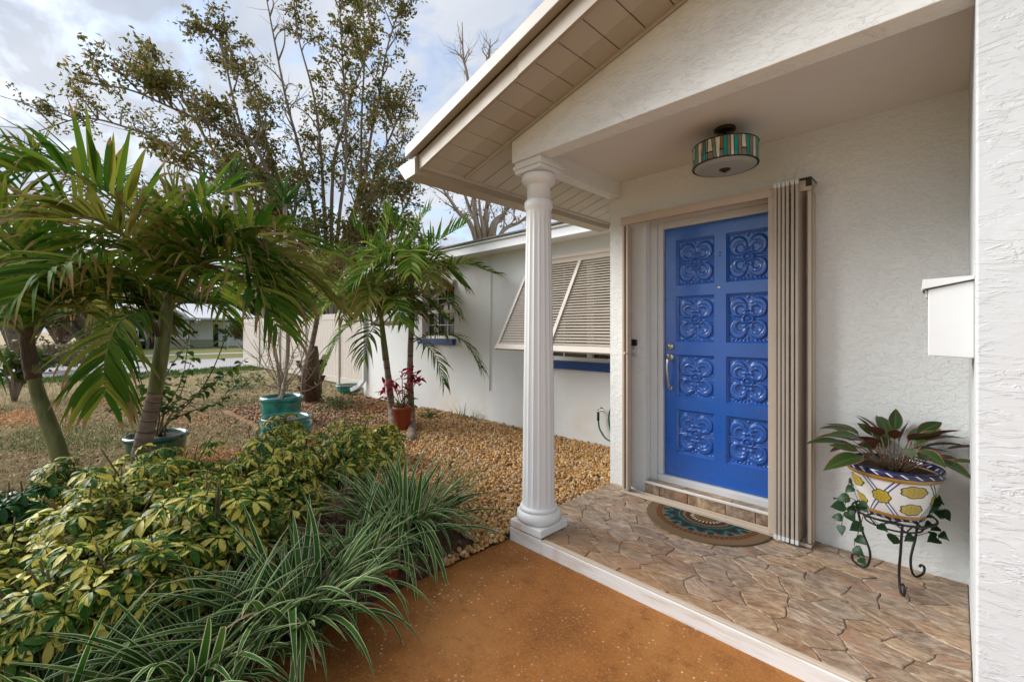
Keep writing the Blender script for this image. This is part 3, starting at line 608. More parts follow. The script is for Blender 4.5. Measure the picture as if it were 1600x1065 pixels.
# ---- windows with sills
def window(x0, x1, z0, z1, nx, mulls, label=None):
    m = MB(); m.box(x0, x1, LY + 0.13, LY + 0.14, z0, z1); w = m.build('window', M['glass'], house, origin=((x0 + x1) / 2, LY + 0.1, z0))
    f = MB(); a = 0.045
    f.box(x0, x0 + a, LY + 0.07, LY + 0.129, z0, z1); f.box(x1 - a, x1, LY + 0.07, LY + 0.129, z0, z1)
    f.box(x0 + a, x1 - a, LY + 0.07, LY + 0.129, z0, z0 + a); f.box(x0 + a, x1 - a, LY + 0.07, LY + 0.129, z1 - a, z1)
    for q in mulls: f.box(q - 0.035, q + 0.035, LY + 0.065, LY + 0.128, z0 + a, z1 - a)
    f.build('frame', M['trim'], w, origin=(x0, LY + 0.1, z0), bevel=0.003)
    zm = (z0 + z1) / 2; b = MB(); b.box(x0 + a, x1 - a, LY + 0.068, LY + 0.127, zm - 0.028, zm + 0.028); b.build('meeting_rail', M['trim'], w, origin=(x0, LY + 0.1, zm), bevel=0.003)
    k = 0; g = MB(); xs = [x0 + a] + list(mulls) + [x1 - a]
    for i in range(len(xs) - 1):
        for t in range(1, nx): q = lerp(xs[i], xs[i + 1], t / nx); g.box(q - 0.008, q + 0.008, LY + 0.112, LY + 0.126, z0 + a, zm - 0.03); g.box(q - 0.008, q + 0.008, LY + 0.112, LY + 0.126, zm + 0.03, z1 - a)
    for h in ((z0 + zm) / 2, (zm + z1) / 2): g.box(x0 + a, x1 - a, LY + 0.113, LY + 0.125, h - 0.007, h + 0.007)
    g.build('grille', M['white'], w, origin=(x0, LY + 0.1, z0))
    s = MB(); s.box(x0 - 0.06, x1 + 0.04, LY - 0.07, LY + 0.066, z0 - 0.105, z0 - 0.003); s.build('sill', M['blue_sill'], w, origin=(x0, LY, z0), bevel=0.006)
    return w
window(W2[0], W2[1], W2[2], W2[3], 2, [-3.27])
window(W1[0], W1[1], W1[2], W1[3], 3, [])
# ---- louvred shutters hinged at their top
def shutter(x0, x1, ztop, dy, dz, nl, arms, stiles):
    top = Vector((0, LY - 0.03, ztop)); bot = Vector((0, LY - 0.03 - dy, ztop - dz)); L = (bot - top).length; ax = (bot - top).normalized(); nm = Vector((0, -1, 0)); nm = (nm - ax * nm.dot(ax)).normalized()
    P = lambda x, s, n=0.0: Vector((x, 0, 0)) + top + ax * s + nm * n
    sh = link('louvred_shutter', bpy.data.meshes.new('shutter_rails'), house, P((x0 + x1) / 2, 0)); m = MB()
    def beam(xa, xb, s0, s1, h):
        m.hexa([P(xa, s0, -h), P(xb, s0, -h), P(xb, s1, -h), P(xa, s1, -h), P(xa, s0, h), P(xb, s0, h), P(xb, s1, h), P(xa, s1, h)])
    beam(x0, x1, 0, 0.075, 0.018); beam(x0, x1, L - 0.07, L, 0.02)
    sh.data = m.mesh('shutter_rails', [M['louver']], origin=P((x0 + x1) / 2, 0))
    for q in [x0 + 0.022, x1 - 0.022]:
        m = MB(); beam(q - 0.022, q + 0.022, 0.076, L - 0.071, 0.017); m.build('stile', M['louver'], sh, origin=P(q, 0.1), bevel=0.002)
    for q in stiles:
        m = MB(); beam(q - 0.024, q + 0.024, 0.076, L - 0.071, 0.024); m.build('stile', M['louver'], sh, origin=P(q, 0.1), bevel=0.002)
    sp = (L - 0.16) / nl; q = MB(); w = x1 - x0 - 0.09; ca, sa = 0.019, 0.0115
    # one blade mesh, placed many times: outer edge down
    a = ax * ca + nm * sa; b = ax.cross(Vector((1, 0, 0))); t = a.cross(Vector((1, 0, 0))).normalized() * 0.0022
    c4 = [-a - t, a - t, a + t, -a + t]; q.hexa([Vector((-w / 2, 0, 0)) + c for c in c4] + [Vector((w / 2, 0, 0)) + c for c in c4])
    me = q.mesh('slat', [M['louver']])
    for i in range(nl): inst('slat', me, sh, Matrix.Translation(P((x0 + x1) / 2, 0.08 + sp * (i + 0.5))))
    m = MB(); m.box(x0 - 0.01, x1 + 0.01, LY - 0.055, LY - 0.001, ztop + 0.006, ztop + 0.055); m.build('hinge_strip', M['beige'], sh, origin=P(x0, 0), bevel=0.004)
    for (xa, s, za) in arms:
        m = MB(); m.bar(Vector((xa, LY + 0.0, za)), P(xa, s, 0.0), 0.022, 0.022); m.build('support_arm', M['louver'], sh, origin=P(xa, s))
    return sh
shutter(-4.19, -2.36, 2.37, 0.664, 1.167, 31, [], [-3.30])
shutter(-6.95, -5.94, 2.235, 0.98, 0.70, 26, [(-5.955, 1.02, 1.96)], [])
# conduit, downspout, wall pipe
m = MB(); a = atY(767, 396, LY - 0.012); b = atY(765, 610, LY - 0.012); m.tube([b, a], 0.009, 6); m.build('conduit', M['stucco_far'], house, smooth=True)
m = MB(); X = -9.12; m.bar((X, LY - 0.05, 0.33), (X, LY - 0.05, 2.58), 0.085, 0.06, Vector((0, 1, 0))); m.bar((X, LY - 0.05, 0.345), (X - 0.10, LY - 0.14, 0.20), 0.085, 0.06, Vector((0, 1, 0.1))); m.bar((X - 0.09, LY - 0.135, 0.21), (X - 0.30, LY - 0.20, 0.12), 0.085, 0.06, Vector((0, 1, 0.1)))
m.build('downspout', M['white'], house, bevel=0.006)

# ---- door surround, step, threshold
m = MB()
jy = 3.475
m.box(DX0 + 0.001, -1.775, jy, 3.55, 0.185, 2.389); m.box(DX1 - 0.06, DX1 - 0.001, jy, 3.55, 0.185, 2.389); m.box(-1.774, DX1 - 0.061, jy, 3.55, 2.345, 2.389)
m.box(-1.774, -1.729, 3.492, 3.56, 0.245, 2.344); m.box(-0.806, DX1 - 0.061, 3.492, 3.56, 0.245, 2.344); m.box(-1.728, -0.807, 3.492, 3.56, 2.287, 2.344)
m.build('door_frame', M['white'], house, bevel=0.004)
m = MB(); m.box(DX0 + 0.002, DX1 - 0.002, 3.385, 3.70, 0.05, 0.186); stp = m.build('entry_step', M['joint'], house)
q = MB(); q.box(-1.773, -0.762, 3.478, 3.60, 0.187, 0.244); q.build('threshold', M['white'], house, bevel=0.005)
def tile(name, x0, x1, y0, y1, z0, z1, par): q = MB(); q.box(x0, x1, y0, y1, z0, z1); return q.build(name, M['stone'], par, origin=((x0 + x1) / 2, (y0 + y1) / 2, (z0 + z1) / 2), bevel=0.003)
xs = [DX0 + 0.004, -1.70, -1.47, -1.19, -0.99, DX1 - 0.004]
for i in range(5): tile('tile', xs[i] + 0.002, xs[i + 1] - 0.002, 3.374, 3.3845, 0.096, 0.178, stp)
xs = [DX0 + 0.004, -1.52, -1.16, DX1 - 0.004]
for i in range(3): tile('tile', xs[i] + 0.002, xs[i + 1] - 0.002, 3.392, 3.476, 0.1865, 0.196, stp)
q = MB(); q.box(DX0 + 0.004, DX1 - 0.004, 3.371, 3.391, 0.1795, 0.1975); q.build('nosing', M['trim'], stp, origin=(-1.2, 3.38, 0.19), bevel=0.003)

# ---- the blue door: slab with eight carved panels
dxa, dxb, dz0, dz1, dY = -1.724, -0.810, 0.250, 2.282, 3.520
door = link('front_door', bpy.data.meshes.new('door_slab'), house, (dxa, dY, dz0))
cols = [(-1.628, -1.323), (-1.236, -0.938)]; rows = [(0.440, 0.800), (0.894, 1.247), (1.352, 1.724), (1.812, 2.184)]
m = MB(); wall_holes(m, dxa, dxb, dz0, dz1, dY, dY + 0.045, [(c[0], c[1], r[0], r[1]) for c in cols for r in rows])
door.data = m.mesh('door_slab', [M['door']], origin=(dxa, dY, dz0)); door['label'] = 'bright blue wooden front door with eight carved panels'
def carved():
    """relief of one panel: four curled lobes round an oval boss, lotus buds above and below, leaf band at the foot; 0..1 square, front is -Y"""
    nx, ny = 74, 90; wd, ht = 0.300, 0.362; vs = []; uv = []
    def H(x, y):      # x,y in -1..1
        h = 0.0; ax, ay = abs(x), abs(y + 0.02)
        def bump(d, w): return math.exp(-(d / w) ** 2)
        # lobes: fat crescents curling inward
        px, py = ax - 0.46, ay - 0.44; r = math.hypot(px / 1.04, py / 0.98); an = math.atan2(py, px); hx_, hy_ = ax - 0.36, ay - 0.33; rh = math.hypot(hx_, hy_ / 0.85)
        inner = 0.105; outer = 0.43
        if r < outer:
            edge = smooth01((outer - r) / 0.07); hole = 0.15 + 0.85 * smooth01((rh - 0.17) / 0.06)
            opn = 1.0
            h = max(h, 0.011 * edge * hole * opn * (0.75 + 0.25 * math.sin(min(1, (r - inner) / (outer - inner)) * math.pi)))
            h -= 0.0045 * bump(rh - 0.335, 0.02) * edge * smooth01((px + py + 0.15) / 0.2)
        # centre oval ring and boss
        ro = math.hypot(x / 0.30, (y + 0.02) / 0.205)
        if ro < 1.12: h = max(h * smooth01((ro - 0.95) / 0.15), 0.002)
        h = max(h, 0.013 * bump(ro - 0.80, 0.20)); h = max(h, 0.010 * smooth01((0.42 - ro) / 0.15))
        # buds above and below
        bx, by = ax, ay - 0.345
        if ay < 0.60 and ay > 0.18 and ax < 0.30:
            h = max(h * 0.6, 0.010 * smooth01((0.07 - math.hypot(bx / 1.1, by)) / 0.03)); h = max(h, 0.009 * smooth01((0.055 - abs(by + 0.02 + 0.5 * (bx - 0.17) ** 2)) / 0.03) * smooth01((0.28 - bx) / 0.06) * smooth01((bx - 0.08) / 0.03))
        # rays to the sides
        if ax > 0.36 and ay < 0.16: h = max(h, 0.005 * (0.5 + 0.5 * math.cos(math.atan2(y + 0.02, ax - 0.1) * 46)) * smooth01((ax - 0.36) / 0.1))
        # leaf bands
        if y < -0.83: h = max(h, 0.0075 * (0.45 + 0.55 * math.cos(x * 34 + (y + 0.9) * 30 * (1 if x > 0 else -1))) * smooth01((-0.83 - y) / 0.04))
        if y > 0.85: h = max(h, 0.0045 * (0.5 + 0.5 * math.cos(x * 28 + (y - 0.9) * 24)))
        h = max(h, 0.008 * bump(math.hypot(ax, y - 0.82), 0.045)); h = max(h, 0.008 * bump(math.hypot(ax, y + 0.80), 0.05))
        if max(ax, abs(y)) > 0.95: h = max(h, 0.006)
        return h
    for j in range(ny + 1):
        for i in range(nx + 1):
            x = i / nx * 2 - 1; y = j / ny * 2 - 1; vs.append((x * wd / 2, -1.5 * H(x, y), y * ht / 2)); uv.append((i / nx, j / ny))
    b = MB(); b.add(vs, [(j * (nx + 1) + i, j * (nx + 1) + i + 1, (j + 1) * (nx + 1) + i + 1, (j + 1) * (nx + 1) + i) for j in range(ny) for i in range(nx)], uv)
    return b.mesh('carved_panel', [M['door']], smooth=True)
cm = carved()
for c in cols:
    for r in rows:
        inst('carved_panel', cm, door, Matrix.Translation(((c[0] + c[1]) / 2, dY + 0.027, (r[0] + r[1]) / 2)) @ Matrix.Diagonal(((c[1] - c[0]) / 0.300, 1, (r[1] - r[0]) / 0.362, 1)))
m = MB()
for c in cols:
    for r in rows:   # sloping moulding round each panel
        x0, x1, z0, z1 = c[0], c[1], r[0], r[1]; k = 0.017
        for (a, b) in (((x0, z0), (x1, z0)), ((x1, z0), (x1, z1)), ((x1, z1), (x0, z1)), ((x0, z1), (x0, z0))):
            ia = (a[0] + (k if a[0] == x0 else -k), a[1] + (k if a[1] == z0 else -k)); ib = (b[0] + (k if b[0] == x0 else -k), b[1] + (k if b[1] == z0 else -k))
            m.add([(a[0], dY + 0.006, a[1]), (b[0], dY + 0.006, b[1]), (ib[0], dY + 0.022, ib[1]), (ia[0], dY + 0.022, ia[1])], [(0, 1, 2, 3)])
m.build('panel_moulding', M['door'], door, origin=(dxa, dY, dz0))
m = MB()  # joints of the frame timbers, raised bead lines
for c in (cols[0][0] - 0.012, cols[1][1] + 0.012): m.box(c - 0.0025, c + 0.0025, dY - 0.0018, dY - 0.0003, dz0 + 0.03, dz1 - 0.02)
m.build('stile_joint', M['door'], door, origin=(dxa, dY, dz0))
m = MB()
def knobset(x, z, r): m.lathe([(r, 0), (r, 0.006), (r * 0.86, 0.012), (r * 0.55, 0.014), (r * 0.5, 0.020), (0.002, 0.021)], (0, 0, 0), 20)
def lathe_y(prof, c, n=20):   # lathe whose axis points out of the door (-Y)
    q = MB(); q.lathe(prof, (0, 0, 0), n); m.add([(c[0] + p[0], c[1] - p[2], c[2] + p[1]) for p in q.v], q.f)
hx = -1.676
lathe_y([(0.031, 0), (0.031, 0.010), (0.026, 0.016), (0.014, 0.018), (0.013, 0.026), (0.001, 0.027)], (hx, dY, 1.315)); m.build('deadbolt', M['nickel'], door, smooth=True, origin=(hx, dY, 1.315)); m = MB()
lathe_y([(0.031, 0), (0.031, 0.008), (0.025, 0.015), (0.012, 0.018), (0.001, 0.019)], (hx, dY, 1.225))
m.tube(bez([(hx, dY - 0.014, 1.222), (hx, dY - 0.048, 1.205), (hx - 0.002, dY - 0.062, 1.14), (hx, dY - 0.052, 1.05), (hx, dY - 0.030, 0.990), (hx, dY - 0.010, 0.975)], 6), [0.011] * 8 + [0.0095] * 16 + [0.012] * 7, 10)
m.tube([(hx - 0.0, dY - 0.02, 1.245), (hx, dY - 0.05, 1.238)], [0.008, 0.013], 8)
lathe_y([(0.020, 0), (0.020, 0.006), (0.014, 0.012), (0.001, 0.013)], (hx, dY, 0.968)); m.build('handle', M['nickel'], door, smooth=True, origin=(hx, dY, 1.1)); m = MB()
p = atY(1124, 449, dY); lathe_y([(0.011, 0), (0.011, 0.003), (0.007, 0.005), (0.001, 0.0051)], p); m.build('peephole', M['nickel'], door, smooth=True, origin=p); m = MB()
p = atY(1125, 397, dY); lathe_y([(0.006, 0), (0.006, 0.002), (0.001, 0.0021)], p + Vector((0, 0, 0.012))); lathe_y([(0.006, 0), (0.006, 0.002), (0.001, 0.0021)], p - Vector((0, 0, 0.012))); m.build('screw_hole', M['dark'], door, origin=p)

# ---- accordion storm shutter: tracks, posts and the folded slats
acc = link('accordion_shutter', bpy.data.meshes.new('shutter_tracks'), house, (-0.7, 3.3, 0.1)); acc['label'] = 'beige folding storm shutter stacked at one side of the front door'
m = MB(); tx0, tx1 = -1.985, -0.636
m.box(tx0, tx1, 3.250, 3.362, 0.093, 0.104); m.box(tx0, tx1, 3.250, 3.258, 0.1045, 0.112); m.box(tx0, tx1, 3.325, 3.333, 0.1045, 0.116); m.build('bottom_track', M['beige'], acc, origin=(-0.7, 3.3, 0.1), bevel=0.0015, seg=1); m = MB()
m.box(tx0, tx1, 3.252, WY - 0.001, 2.372, 2.388); m.box(tx0, tx1, 3.252, 3.262, 2.322, 2.3715); m.box(tx0, tx1, 3.325, 3.335, 2.335, 2.3715)
acc.data = m.mesh('shutter_tracks', [M['beige']], origin=(-0.7, 3.3, 0.1))
b = acc.modifiers.new('bevel', 'BEVEL'); b.width = 0.0015; b.segments = 1
def post(name, x0, x1, y0, y1, z0=0.1135, z1=2.321): q = MB(); q.box(x0, x1, y0, y1, z0, z1); return q.build(name, M['beige'], acc, origin=((x0 + x1) / 2, (y0 + y1) / 2, z0), bevel=0.003)
post('post', -1.980, -1.962, 3.266, 3.398); post('post', -1.9545, -1.944, 3.285, 3.322); post('post', -1.9395, -1.924, 3.263, 3.322)
post('post', -0.660, -0.640, 3.266, 3.398); post('post', -0.6385, -0.6365, 3.29, 3.33)
q = MB(); q.lathe([(0.004, 0), (0.004, 0.02), (0.011, 0.024), (0.012, 0.032), (0.001, 0.036)], (0, 0, 0), 12); mm = MB(); pp = Vector((-1.934, 3.263, 1.255)); mm.add([(pp.x + p[0], pp.y - p[2], pp.z + p[1]) for p in q.v], q.f); mm.build('lock_knob', M['beige'], acc, smooth=True, origin=pp)
# folded blades in a zigzag seen edge on
xs = [-0.828, -0.806, -0.783, -0.760, -0.732, -0.708]
for i, x in enumerate(xs):
    q = MB(); q.hexa([(x, 3.235, 0.118), (x + 0.0045, 3.235, 0.118), (x + 0.019, 3.375, 0.118), (x + 0.0145, 3.375, 0.118), (x, 3.235, 2.36), (x + 0.0045, 3.235, 2.36), (x + 0.019, 3.375, 2.36), (x + 0.0145, 3.375, 2.36)]); q.build('slat', M['beige'], acc, origin=(x, 3.3, 0.12))
    q = MB(); q.box(x - 0.007, x + 0.0095, 3.216, 3.2345, 0.114, 2.372); q.build('slat_edge', M['louver'], acc, origin=(x, 3.22, 0.12), bevel=0.003)
    for z in (0.104, 2.364): q = MB(); q.box(x - 0.0075, x + 0.010, 3.2135, 3.2347, z - 0.001, z + 0.026); q.build('slat_bushing', M['white'], acc, origin=(x, 3.22, z))
post('lead_post', -0.876, -0.838, 3.245, 3.300)
q = MB(); q.box(-0.700, -0.634, 3.2405, 3.399, 2.389, 2.400); q.box(-0.664, -0.632, 3.24, 3.2515, 2.345, 2.3885); q.build('corner_cap', M['bronze'], acc, origin=(-0.65, 3.3, 2.39), bevel=0.002)

# ---- fluted column
ccx, ccy = -2.040, 2.285
colm = link('column', bpy.data.meshes.new('column_shaft'), house, (ccx, ccy, 0.09)); colm['label'] = 'white fluted column with a square base at the corner of the porch'
z0c, z1c = 0.145, 2.600
prof = [(0.128, 0.140), (0.128, 0.160), (0.119, 0.185), (0.116, 0.21)] + [(lerp(0.113, 0.086, ((z - 0.24) / 2.02) ** 1.25), z) for z in np.linspace(0.24, 2.26, 26)] + [(0.090, 2.275), (0.098, 2.29), (0.098, 2.325), (0.088, 2.34)]
NF = 16
def flute(a, z):
    k = smooth01((z - 0.235) / 0.05) * smooth01((2.262 - z) / 0.05)
    f = abs(math.sin(a * NF / 2)); return 1 - 0.085 * k * (f ** 0.75)
m = MB(); m.lathe(prof, (ccx, ccy, 0), NF * 8, flute); colm.data = m.mesh('column_shaft', [M['column']], smooth=True, origin=(ccx, ccy, 0.09))
m = MB(); m.box(ccx - 0.142, ccx + 0.142, ccy - 0.139, ccy + 0.142, 0.0915, 0.146); m.build('plinth', M['column'], colm, bevel=0.008)
m = MB(); m.lathe([(0.135, 0.147), (0.148, 0.158), (0.153, 0.180), (0.148, 0.204), (0.134, 0.218), (0.126, 0.222), (0.128, 0.2225), (0.131, 0.232), (0.126, 0.245), (0.11, 0.25)], (ccx, ccy, 0), 48); m.build('torus', M['column'], colm, smooth=True)
m = MB(); m.lathe([(0.080, 2.341), (0.080, 2.43), (0.084, 2.436), (0.096, 2.446), (0.112, 2.462), (0.119, 2.482), (0.117, 2.502), (0.106, 2.515), (0.10, 2.518)], (ccx, ccy, 0), 48); m.build('capital', M['column'], colm, smooth=True)
m = MB(); c = 0.118; e = 0.127; m.box(ccx - c, ccx + c, ccy - c, ccy + c, 2.519, 2.548); m.box(ccx - e, ccx + e, ccy - e, ccy + e, 2.5485, 2.572); m.box(ccx - c, ccx + c, ccy - c, ccy + c, 2.5725, 2.597); m.build('abacus', M['column'], colm, bevel=0.005)

# ================================================================ PORCH FLOOR
m = MB(); m.box(HX0, RX + 0.2, 2.166, WY + 0.1, -0.1, 0.082); porch = m.build('porch_floor', M['joint']); porch['kind'] = 'structure'; ORG[porch.name] = Vector((0, 0, 0))
m = MB(); m.box(HX0 - 0.004, HX0 + 0.288, 2.146, 2.1655, -0.1, 0.0855); m.build('riser', M['riser'], porch, origin=(HX0, 2.15, 0), bevel=0.003)
m = MB(); m.box(HX0 + 0.290, RX + 0.15, 2.143, 2.1655, -0.1, 0.079); m.build('riser', M['riser'], porch, origin=(-1, 2.15, 0), bevel=0.003)
m = MB(); m.box(HX0 + 0.290, RX + 0.15, 2.150, 2.178, 0.0795, 0.0905); m.build('edge_trim', M['beige'], porch, origin=(-1, 2.16, 0.08), bevel=0.004)
def clip(poly, n, c):
    o = []
    for i in range(len(poly)):
        a, b = poly[i], poly[(i + 1) % len(poly)]; da = a[0] * n[0] + a[1] * n[1] - c; db = b[0] * n[0] + b[1] * n[1] - c
        if da <= 0: o.append(a)
        if da * db < 0: t = da / (da - db); o.append((a[0] + (b[0] - a[0]) * t, a[1] + (b[1] - a[1]) * t))
    return o
def inset(poly, d):
    n = len(poly); out = poly[:]
    for i in range(n):
        a, b = poly[i], poly[(i + 1) % n]; e = (b[0] - a[0], b[1] - a[1]); L = math.hypot(*e)
        if L < 1e-6: continue
        nn = (e[1] / L, -e[0] / L); c = a[0] * nn[0] + a[1] * nn[1] - d; out = clip(out, nn, c)
        if len(out) < 3: return []
    return out
px0, px1, py0, py1 = HX0 + 0.002, RX - 0.001, 2.180, WY - 0.001; AS = 1.65
rs = random.Random(5); pts = []
tries = 0
while len(pts) < 125 and tries < 40000:
    tries += 1; p = (rs.uniform(px0, px1), rs.uniform(py0, py1)); q = ((p[0] + (p[1] - py0) * 0.0) / AS, p[1])
    if all(math.hypot(q[0] - o[0], q[1] - o[1]) > 0.054 + 0.085 * rs.random() for o in pts): pts.append(q)
skx = lambda q: (q[0] * AS - (q[1] - py0) * 0.0, q[1])
bnd = [((x + (y - py0) * 0.0) / AS, y) for x, y in ((px0, py0), (px1, py0), (px1, py1), (px0, py1))]
for i, p in enumerate(pts):
    poly = bnd[:]
    for j, o in enumerate(pts):
        if i == j: continue
        n_ = (o[0] - p[0], o[1] - p[1])
        if math.hypot(*n_) > 0.5: continue
        poly = clip(poly, n_, n_[0] * (p[0] + o[0]) / 2 + n_[1] * (p[1] + o[1]) / 2)
        if len(poly) < 3: break
    if len(poly) < 3: continue
    poly = [skx(q) for q in poly]
    # knock the long edges about so that they read as split stone
    rough = []
    for k in range(len(poly)):
        a, b = poly[k], poly[(k + 1) % len(poly)]; rough.append(a); L = math.hypot(b[0] - a[0], b[1] - a[1])
        if L > 0.09:
            key = random.Random(int(round((a[0] + b[0]) * 5000)) * 7919 + int(round((a[1] + b[1]) * 5000))); ns = int(L / 0.045)
            for s in range(1, ns):
                t = s / ns; w = key.uniform(-0.006, 0.006) ; sgn = 1 if (a[0], a[1]) < (b[0], b[1]) else -1
                rough.append((lerp(a[0], b[0], t) + 0, lerp(a[1], b[1], t)))
    base = inset(poly, 0.0024); top = inset(poly, 0.0042)
    if len(base) < 3 or len(top) < 3: continue
    def wob(q):
        x_, y_ = q; k_ = min(1, (x_ - px0) * 30, (px1 - x_) * 30, (y_ - py0) * 30, (py1 - y_) * 30); k_ = max(0, k_)
        return (x_ + k_ * (0.006 * math.sin(13 * x_ + 9 * y_ + 1) + 0.0035 * math.sin(37 * y_ - 19 * x_) + 0.003 * math.sin(91 * x_ + 60 * y_)), y_ + k_ * (0.005 * math.sin(17 * x_ - 8 * y_ + 2) + 0.003 * math.sin(41 * x_ + 23 * y_) + 0.003 * math.sin(103 * x_ - 47 * y_)))
    def fine(pl):
        o = []
        for k in range(len(pl)):
            a, b = pl[k], pl[(k + 1) % len(pl)]; ns = max(1, int(math.hypot(b[0] - a[0], b[1] - a[1]) / 0.028))
            for s in range(ns): o.append((lerp(a[0], b[0], s / ns), lerp(a[1], b[1], s / ns)))
        return o
    base = fine(base); g_ = (sum(q[0] for q in base) / len(base), sum(q[1] for q in base) / len(base))
    def shrink(q, d): e = (g_[0] - q[0], g_[1] - q[1]); L = math.hypot(*e) or 1; return (q[0] + e[0] / L * d, q[1] + e[1] / L * d)
    top = [wob(shrink(q, 0.0045)) for q in base]; base = [wob(q) for q in base]
    cx_ = sum(q[0] for q in base) / len(base); cy_ = sum(q[1] for q in base) / len(base); zt = 0.0885 + rs.uniform(-0.0012, 0.0014); tx, ty = rs.uniform(-0.006, 0.006), rs.uniform(-0.006, 0.006)
    if len(base) != len(top): top = [(cx_ + (q[0] - cx_) * 0.965, cy_ + (q[1] - cy_) * 0.965) for q in base]
    n_ = len(base); b = MB()
    b.add([(q[0], q[1], 0.080) for q in base] + [(q[0], q[1], zt - 0.003) for q in base] + [(q[0], q[1], zt + tx * (q[0] - cx_) + ty * (q[1] - cy_)) for q in top],
          [(k, (k + 1) % n_, n_ + (k + 1) % n_, n_ + k) for k in range(n_)] + [(n_ + k, n_ + (k + 1) % n_, 2 * n_ + (k + 1) % n_, 2 * n_ + k) for k in range(n_)] + [tuple(range(2 * n_, 3 * n_))])
    ph = rs.gauss(0.06, 0.30); ob = b.build('stone', M['stone'], porch, origin=(cx_, cy_, zt)); ob.data.transform(Matrix.Rotation(-ph, 4, 'Z')); ob.rotation_euler = (0, 0, ph)

# ================================================================ THINGS ON THE PORCH
# ---- mailbox on the side wall
mbx = thing('mailbox', 'white wall-mounted metal mailbox with a hinged lid on the side wall of the porch', 'mailbox', (RX, 2.48, 1.35))
m = MB(); m.prism([(RX - 0.122, 1.352), (RX - 0.0005, 1.348), (RX - 0.0005, 1.628), (RX - 0.122, 1.602)], 2.300, 2.665); m.build('body', M['white'], mbx, bevel=0.003)
m = MB(); m.prism([(RX - 0.140, 1.596), (RX - 0.138, 1.594), (RX - 0.136, 1.604), (RX - 0.0005, 1.632), (RX - 0.0005, 1.645), (RX - 0.136, 1.640)], 2.288, 2.677); m.build('lid', M['white'], mbx, bevel=0.002)
m = MB(); m.prism([(RX - 0.131, 1.572), (RX - 0.1235, 1.574), (RX - 0.1235, 1.5985), (RX - 0.131, 1.5985)], 2.305, 2.66); m.build('lid_lip', M['silver'], mbx)
# ---- doorbell
p = atY(991.5, 543, WY); bell = thing('doorbell', 'small camera doorbell, black above and silver below, on the wall beside the blue door', 'doorbell', (p.x, WY, p.z))
m = MB(); m.box(p.x - 0.028, p.x + 0.028, WY - 0.026, WY - 0.0005, p.z - 0.071, p.z + 0.018); m.build('housing', M['silver'], bell, bevel=0.006)
m = MB(); m.box(p.x - 0.028, p.x + 0.028, WY - 0.026, WY - 0.0005, p.z + 0.0185, p.z + 0.071); m.build('camera_face', M['black'], bell, bevel=0.006)
m = MB(); q = MB(); q.lathe([(0.017, 0), (0.017, 0.002), (0.013, 0.003), (0.001, 0.0031)], (0, 0, 0), 24); m.add([(p.x + a[0], WY - 0.0262 - a[2], p.z - 0.030 + a[1]) for a in q.v], q.f); m.build('button', M['white'], bell, smooth=True)
m = MB(); m.add([(p.x + a[0] * 0.55, WY - 0.0262 - a[2], p.z + 0.046 + a[1] * 0.55) for a in q.v], q.f); m.build('lens', M['glass'], bell, smooth=True)

# ---- stained glass ceiling light
Lx, Ly, LZ = -1.045, 2.955, 2.737
lamp = thing('ceiling_light', 'drum ceiling light of teal, white and amber stained glass under the porch ceiling', 'light', (Lx, Ly, LZ))
m = MB(); m.lathe([(0.060, -0.0005), (0.066, -0.010), (0.064, -0.022), (0.045, -0.030), (0.02, -0.034)], (Lx, Ly, LZ), 32); m.build('canopy', M['bronze'], lamp, smooth=True)
m = MB(); m.lathe([(0.009, -0.033), (0.009, -0.06), (0.013, -0.065), (0.013, -0.10), (0.008, -0.105), (0.008, -0.21)], (Lx, Ly, LZ), 12); m.build('stem', M['bronze'], lamp, smooth=True)
rr = 0.190; zt, zb = LZ - 0.118, LZ - 0.245
m = MB(); m.lathe([(rr - 0.004, 0), (rr - 0.0005, 0), (rr - 0.0005, zt - zb), (rr - 0.004, zt - zb)], (Lx, Ly, zb), 64); sh = m.build('shade', M['black'], lamp, smooth=False)
for nm, z in (('rim', zt), ('rim', zb)): m = MB(); m.tube([(Lx + (rr + 0.001) * math.cos(a), Ly + (rr + 0.001) * math.sin(a), z) for a in np.linspace(0, 2 * math.pi, 65)], 0.0042, 6, False); m.build(nm, M['bronze'], sh, smooth=True)
gc = {'teal': (0.010, 0.34, 0.31), 'sky': (0.07, 0.42, 0.46), 'white': (0.72, 0.70, 0.62), 'taupe': (0.24, 0.205, 0.18), 'amber': (0.30, 0.15, 0.05), 'sage': (0.16, 0.24, 0.17)}
def gl(n, c):
    t = NT(n + '_stained_glass', 0.14, 0.5); p = t.pos(); t.col(t.mix(t.noise(p, 28, 4, 0.6), tuple(x * 0.6 for x in c), tuple(min(1, x * 1.35) for x in c))); t.bump(t.noise(p, 50, 3), 0.1, 0.002); return t.m
GM = {k: gl(k, v) for k, v in gc.items()}
seq = ['teal', 'taupe', 'white', 'sage', 'white', 'amber', 'teal', 'taupe', 'white', 'teal', 'taupe', 'white', 'teal', 'taupe', 'white', 'teal', 'sage', 'white', 'taupe']
rl = random.Random(3); nP = 54; a = 0.0; edges = []
wts = [rl.uniform(0.6, 1.5) for _ in range(nP)]; tw = sum(wts); cum = 0
for w in wts: edges.append(cum / tw * 2 * math.pi); cum += w
edges.append(2 * math.pi); sl = [rl.uniform(-0.035, 0.035) for _ in range(nP)]; sl.append(sl[0])
